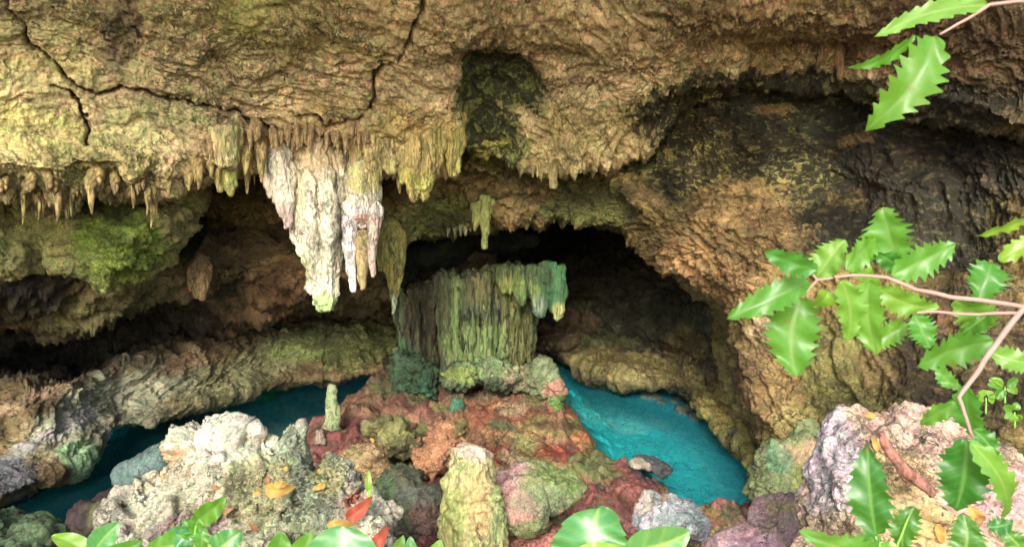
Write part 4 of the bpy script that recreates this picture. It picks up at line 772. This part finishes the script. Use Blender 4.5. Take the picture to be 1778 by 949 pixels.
b2 = empty('leafy_branch', at(1800, 0, D), 'pale twig with three spiny leaves dipping into the top right corner', 'branch')
twig(b2, [(1860, 0, 3), (1778, 3, 3), (1718, 8, 3), (1680, 32, 2.5), (1632, 60, 2)], .9)
leaf(b2, 1626, 60, 1519, 214, 78, .88, 'leaf_lime', roll=8, teeth=9); leaf(b2, 1716, 8, 1522, 60, 34, .9, 'leaf', roll=-25, teeth=9); leaf(b2, 1590, 62, 1480, 120, 24, .9, 'leaf_lime', roll=30, teeth=7)
b3 = empty('leafy_shoot', at(1540, 960, 1.1), 'upright spiny dark green shoot at the bottom right in front of the pink boulder', 'shoot')
twig(b3, [(1560, 1050, 2.5), (1545, 980, 2.5), (1520, 930, 2)], 1.1, 'stem', 'stem'); twig(b3, [(1545, 980, 2), (1580, 890, 1.6)], 1.1, 'stem', 'stem'); twig(b3, [(1560, 1050, 2), (1690, 1000, 2), (1680, 930, 1.6)], 1.1, 'stem', 'stem')
for a in [(1520, 930, 1500, 778, 62, 'leaf_dark', 15), (1588, 880, 1568, 965, 44, 'leaf_dark', 0), (1672, 965, 1672, 892, 52, 'leaf_dark', 0), (1715, 915, 1760, 905, 30, 'leaf_dark', 0), (1560, 960, 1405, 940, 46, 'leaf', 20), (1470, 975, 1530, 930, 40, 'leaf', 0), (1778, 960, 1740, 920, 40, 'leaf_dark', 0)]:
    leaf(b3, *a[:5], 1.1, a[5], roll=a[6])
# seedling far right behind the branch
for i, (cx, cy, n_, r_) in enumerate([(1745, 672, 9, 30), (1762, 715, 7, 22), (1712, 690, 6, 18)]):
    e = empty('seedling', at(cx, cy+20, 5.2), ['bright green seedling on the right wall, largest of three behind the branch', 'small green seedling on the right wall, lowest of three behind the branch', 'small green seedling on the right wall, leftmost of three behind the branch'][i], 'plant')
    for j in range(n_):
        a = random.uniform(0, 6.28); leaf(e, cx+math.cos(a)*4, cy+math.sin(a)*4, cx+math.cos(a)*r_, cy+math.sin(a)*r_*.8, 13, 5.2, 'leaf_lime', roll=random.uniform(-40, 40), teeth=0)
    twig(e, [(cx, cy+28, 1.6), (cx, cy, 1.2)], 5.2, 'stem', 'stem')
# plants along the bottom edge
p1 = empty('broad_leaf_plant', at(1040, 1000, 1.3), 'plant with a large pale green scalloped leaf at the bottom centre right', 'plant')
leaf(p1, 1030, 1010, 1040, 888, 125, 1.3, 'leaf_broad', roll=0, teeth=7, amp=.1, fold=.12, nx=6, broad=.9); leaf(p1, 1000, 960, 1095, 950, 40, 1.28, 'leaf_lime', teeth=0, roll=20); twig(p1, [(1030, 1010, 3), (1030, 1100, 3)], 1.3, 'stem', 'stem')
p2 = empty('broad_leaf_plant', at(1140, 1000, 1.3), 'plant with one glossy oval leaf curving right at the bottom edge, beside the scalloped leaf', 'plant')
leaf(p2, 1085, 955, 1200, 925, 74, 1.3, 'leaf_broad', roll=-25, teeth=0, fold=.3, nx=5); twig(p2, [(1085, 955, 3), (1080, 1060, 3)], 1.3, 'stem', 'stem')
p3 = empty('broad_leaf_plant', at(580, 1000, 1.3), 'plant with round pale blue-green leaf cut off by the bottom edge left of centre', 'plant')
leaf(p3, 590, 1020, 592, 918, 110, 1.3, 'leaf_broad', roll=10, teeth=0, fold=.1, nx=5, broad=.9); leaf(p3, 520, 990, 540, 925, 44, 1.32, 'leaf_lime', teeth=0); leaf(p3, 480, 980, 488, 922, 34, 1.32, 'leaf_lime', teeth=0); twig(p3, [(590, 1020, 3), (585, 1090, 3)], 1.3, 'stem', 'stem')
p4 = empty('leafy_plant', at(330, 1000, 1.6), 'leafy green seedling in front of the craggy boulder at the bottom left', 'plant')
for a in [(340, 905, 390, 872, 34, 'leaf_lime'), (338, 925, 352, 888, 24, 'leaf_lime'), (335, 935, 285, 925, 34, 'leaf_broad'), (370, 960, 415, 925, 46, 'leaf_broad'), (330, 940, 250, 955, 40, 'leaf'), (350, 950, 352, 915, 26, 'leaf'), (340, 930, 318, 900, 24, 'leaf'), (345, 955, 300, 985, 40, 'leaf'), (360, 945, 385, 955, 30, 'leaf_lime')]:
    leaf(p4, *a[:5], 1.6, a[5], teeth=5, amp=.12, roll=random.uniform(-30, 30))
twig(p4, [(342, 1050, 2.5), (338, 940, 2), (340, 905, 1.5)], 1.6, 'stem', 'stem')
p5 = empty('leafy_plant', at(160, 1000, 1.6), 'low plant with one long bright leaf near the bottom left corner', 'plant')
for a in [(160, 965, 88, 925, 28, 'leaf_lime'), (160, 960, 205, 908, 40, 'leaf_broad'), (150, 970, 190, 935, 30, 'leaf_lime'), (170, 975, 240, 945, 34, 'leaf')]:
    leaf(p5, *a[:5], 1.6, a[5], teeth=0, roll=random.uniform(-20, 20))
twig(p5, [(160, 1050, 2.5), (160, 960, 2)], 1.6, 'stem', 'stem')
p6 = empty('leafy_plant', at(710, 1000, 1.6), 'bright green leaf tips sticking up at the bottom edge left of the pale stump', 'plant')
for a in [(690, 990, 700, 930, 26, 'leaf_lime'), (715, 990, 712, 932, 24, 'leaf_broad'), (740, 990, 765, 938, 30, 'leaf_lime')]: leaf(p6, *a[:5], 1.6, a[5], teeth=0)
twig(p6, [(715, 1050, 2.5), (715, 985, 2)], 1.6, 'stem', 'stem')
sh = empty('shoot', at(642, 852, 4.3), 'single upright lime green shoot standing behind the craggy boulder', 'shoot')
leaf(sh, 642, 856, 641, 818, 12, 4.3, 'leaf_lime', teeth=0); twig(sh, [(642, 900, 3), (642, 850, 3)], 4.3, 'stem', 'stem')
def fallen(label, px0, py0, px1, py1, w_, d, mat, roll=0):
    V, F, cl = leaf_geo(at(px0, py0, d), at(px1, py1, d), w_*d/FPX, roll=roll, teeth=4, amp=.12, fold=.55, curl=.5, seed=int(px0)); c = V.mean(0)
    o = link('fallen_leaf', np_mesh('fallen_leaf', V-c, F, cl*0), M[mat]); o.location = c; tag(o, label, 'leaf')
fallen('yellow-orange dry leaf lying on the large craggy boulder', 458, 848, 504, 845, 24, 4.22, 'dry')
fallen('red dry leaf on the low right shoulder of the craggy boulder', 600, 900, 640, 866, 20, 4.15, 'red')
fallen('long yellow dry leaf at the foot of the craggy boulder, left of the red ones', 565, 912, 612, 910, 12, 4.05, 'dry')
fallen('reddish dry leaf at the bottom edge below the craggy boulder', 650, 950, 668, 922, 22, 4.0, 'red')
fallen('orange dry leaf on the pink boulder between the green leaves', 1685, 880, 1710, 925, 22, 2.9, 'dry')
M['brown'] = plain('brown_dry_leaf', (.26, .14, .06), .7, .2, (.3, .15, .05))
gr3 = random.Random(8)
dgs = bpy.context.evaluated_depsgraph_get(); dgs.update()
from mathutils import Vector
for i in range(34):
    if i < 12: px_, py_ = gr3.uniform(240, 680), gr3.uniform(800, 930)
    elif i < 18: px_, py_ = gr3.uniform(1440, 1770), gr3.uniform(720, 930)
    else: px_, py_ = gr3.uniform(560, 1290), gr3.uniform(700, 930)
    dirv = at(px_, py_, 1.0)-CAM; dirv /= np.linalg.norm(dirv)
    org = Vector(CAM+dirv*2.6)
    hit, loc, nor, idx, ob_, _m = S.ray_cast(dgs, org, Vector(dirv))
    if not hit or ob_.name.startswith(('water', 'leaf', 'flu', 'stal')): continue
    a = gr3.uniform(0, 6.28); tv = nor.orthogonal().normalized(); bv = nor.cross(tv); dv = tv*math.cos(a)+bv*math.sin(a); L_ = gr3.uniform(.05, .1)
    b0 = np.array(loc+nor*.008); t0 = np.array(loc+nor*.012+dv*L_)
    V, F, cl = leaf_geo(b0, t0, L_*.45, roll=0, teeth=4, amp=.12, fold=.4, curl=.3, seed=i)
    c = V.mean(0); o = link('fallen_leaf', np_mesh('fallen_leaf', V-c, F, cl*0), M[gr3.choice(['brown', 'brown', 'brown', 'dry'])]); o.location = c
    tag(o, 'small curled dry leaf lying among the litter on the rocks', 'leaf', 'small dry leaves littering the rocks')
st = rock('stick', [ptube([(1530, 748, 6), (1543, 780, 10), (1568, 812, 9), (1600, 838, 11), (1622, 856, 8)], 3.12)], .006, craggy(.012, .006, 6, 1), M['drip'], (.32, .15, .12), [(1540, 765, 20, 12, (.42, .2, .16), .6)])
tag(st, 'thick reddish brown stick lying aslant on the pink boulder', 'stick')
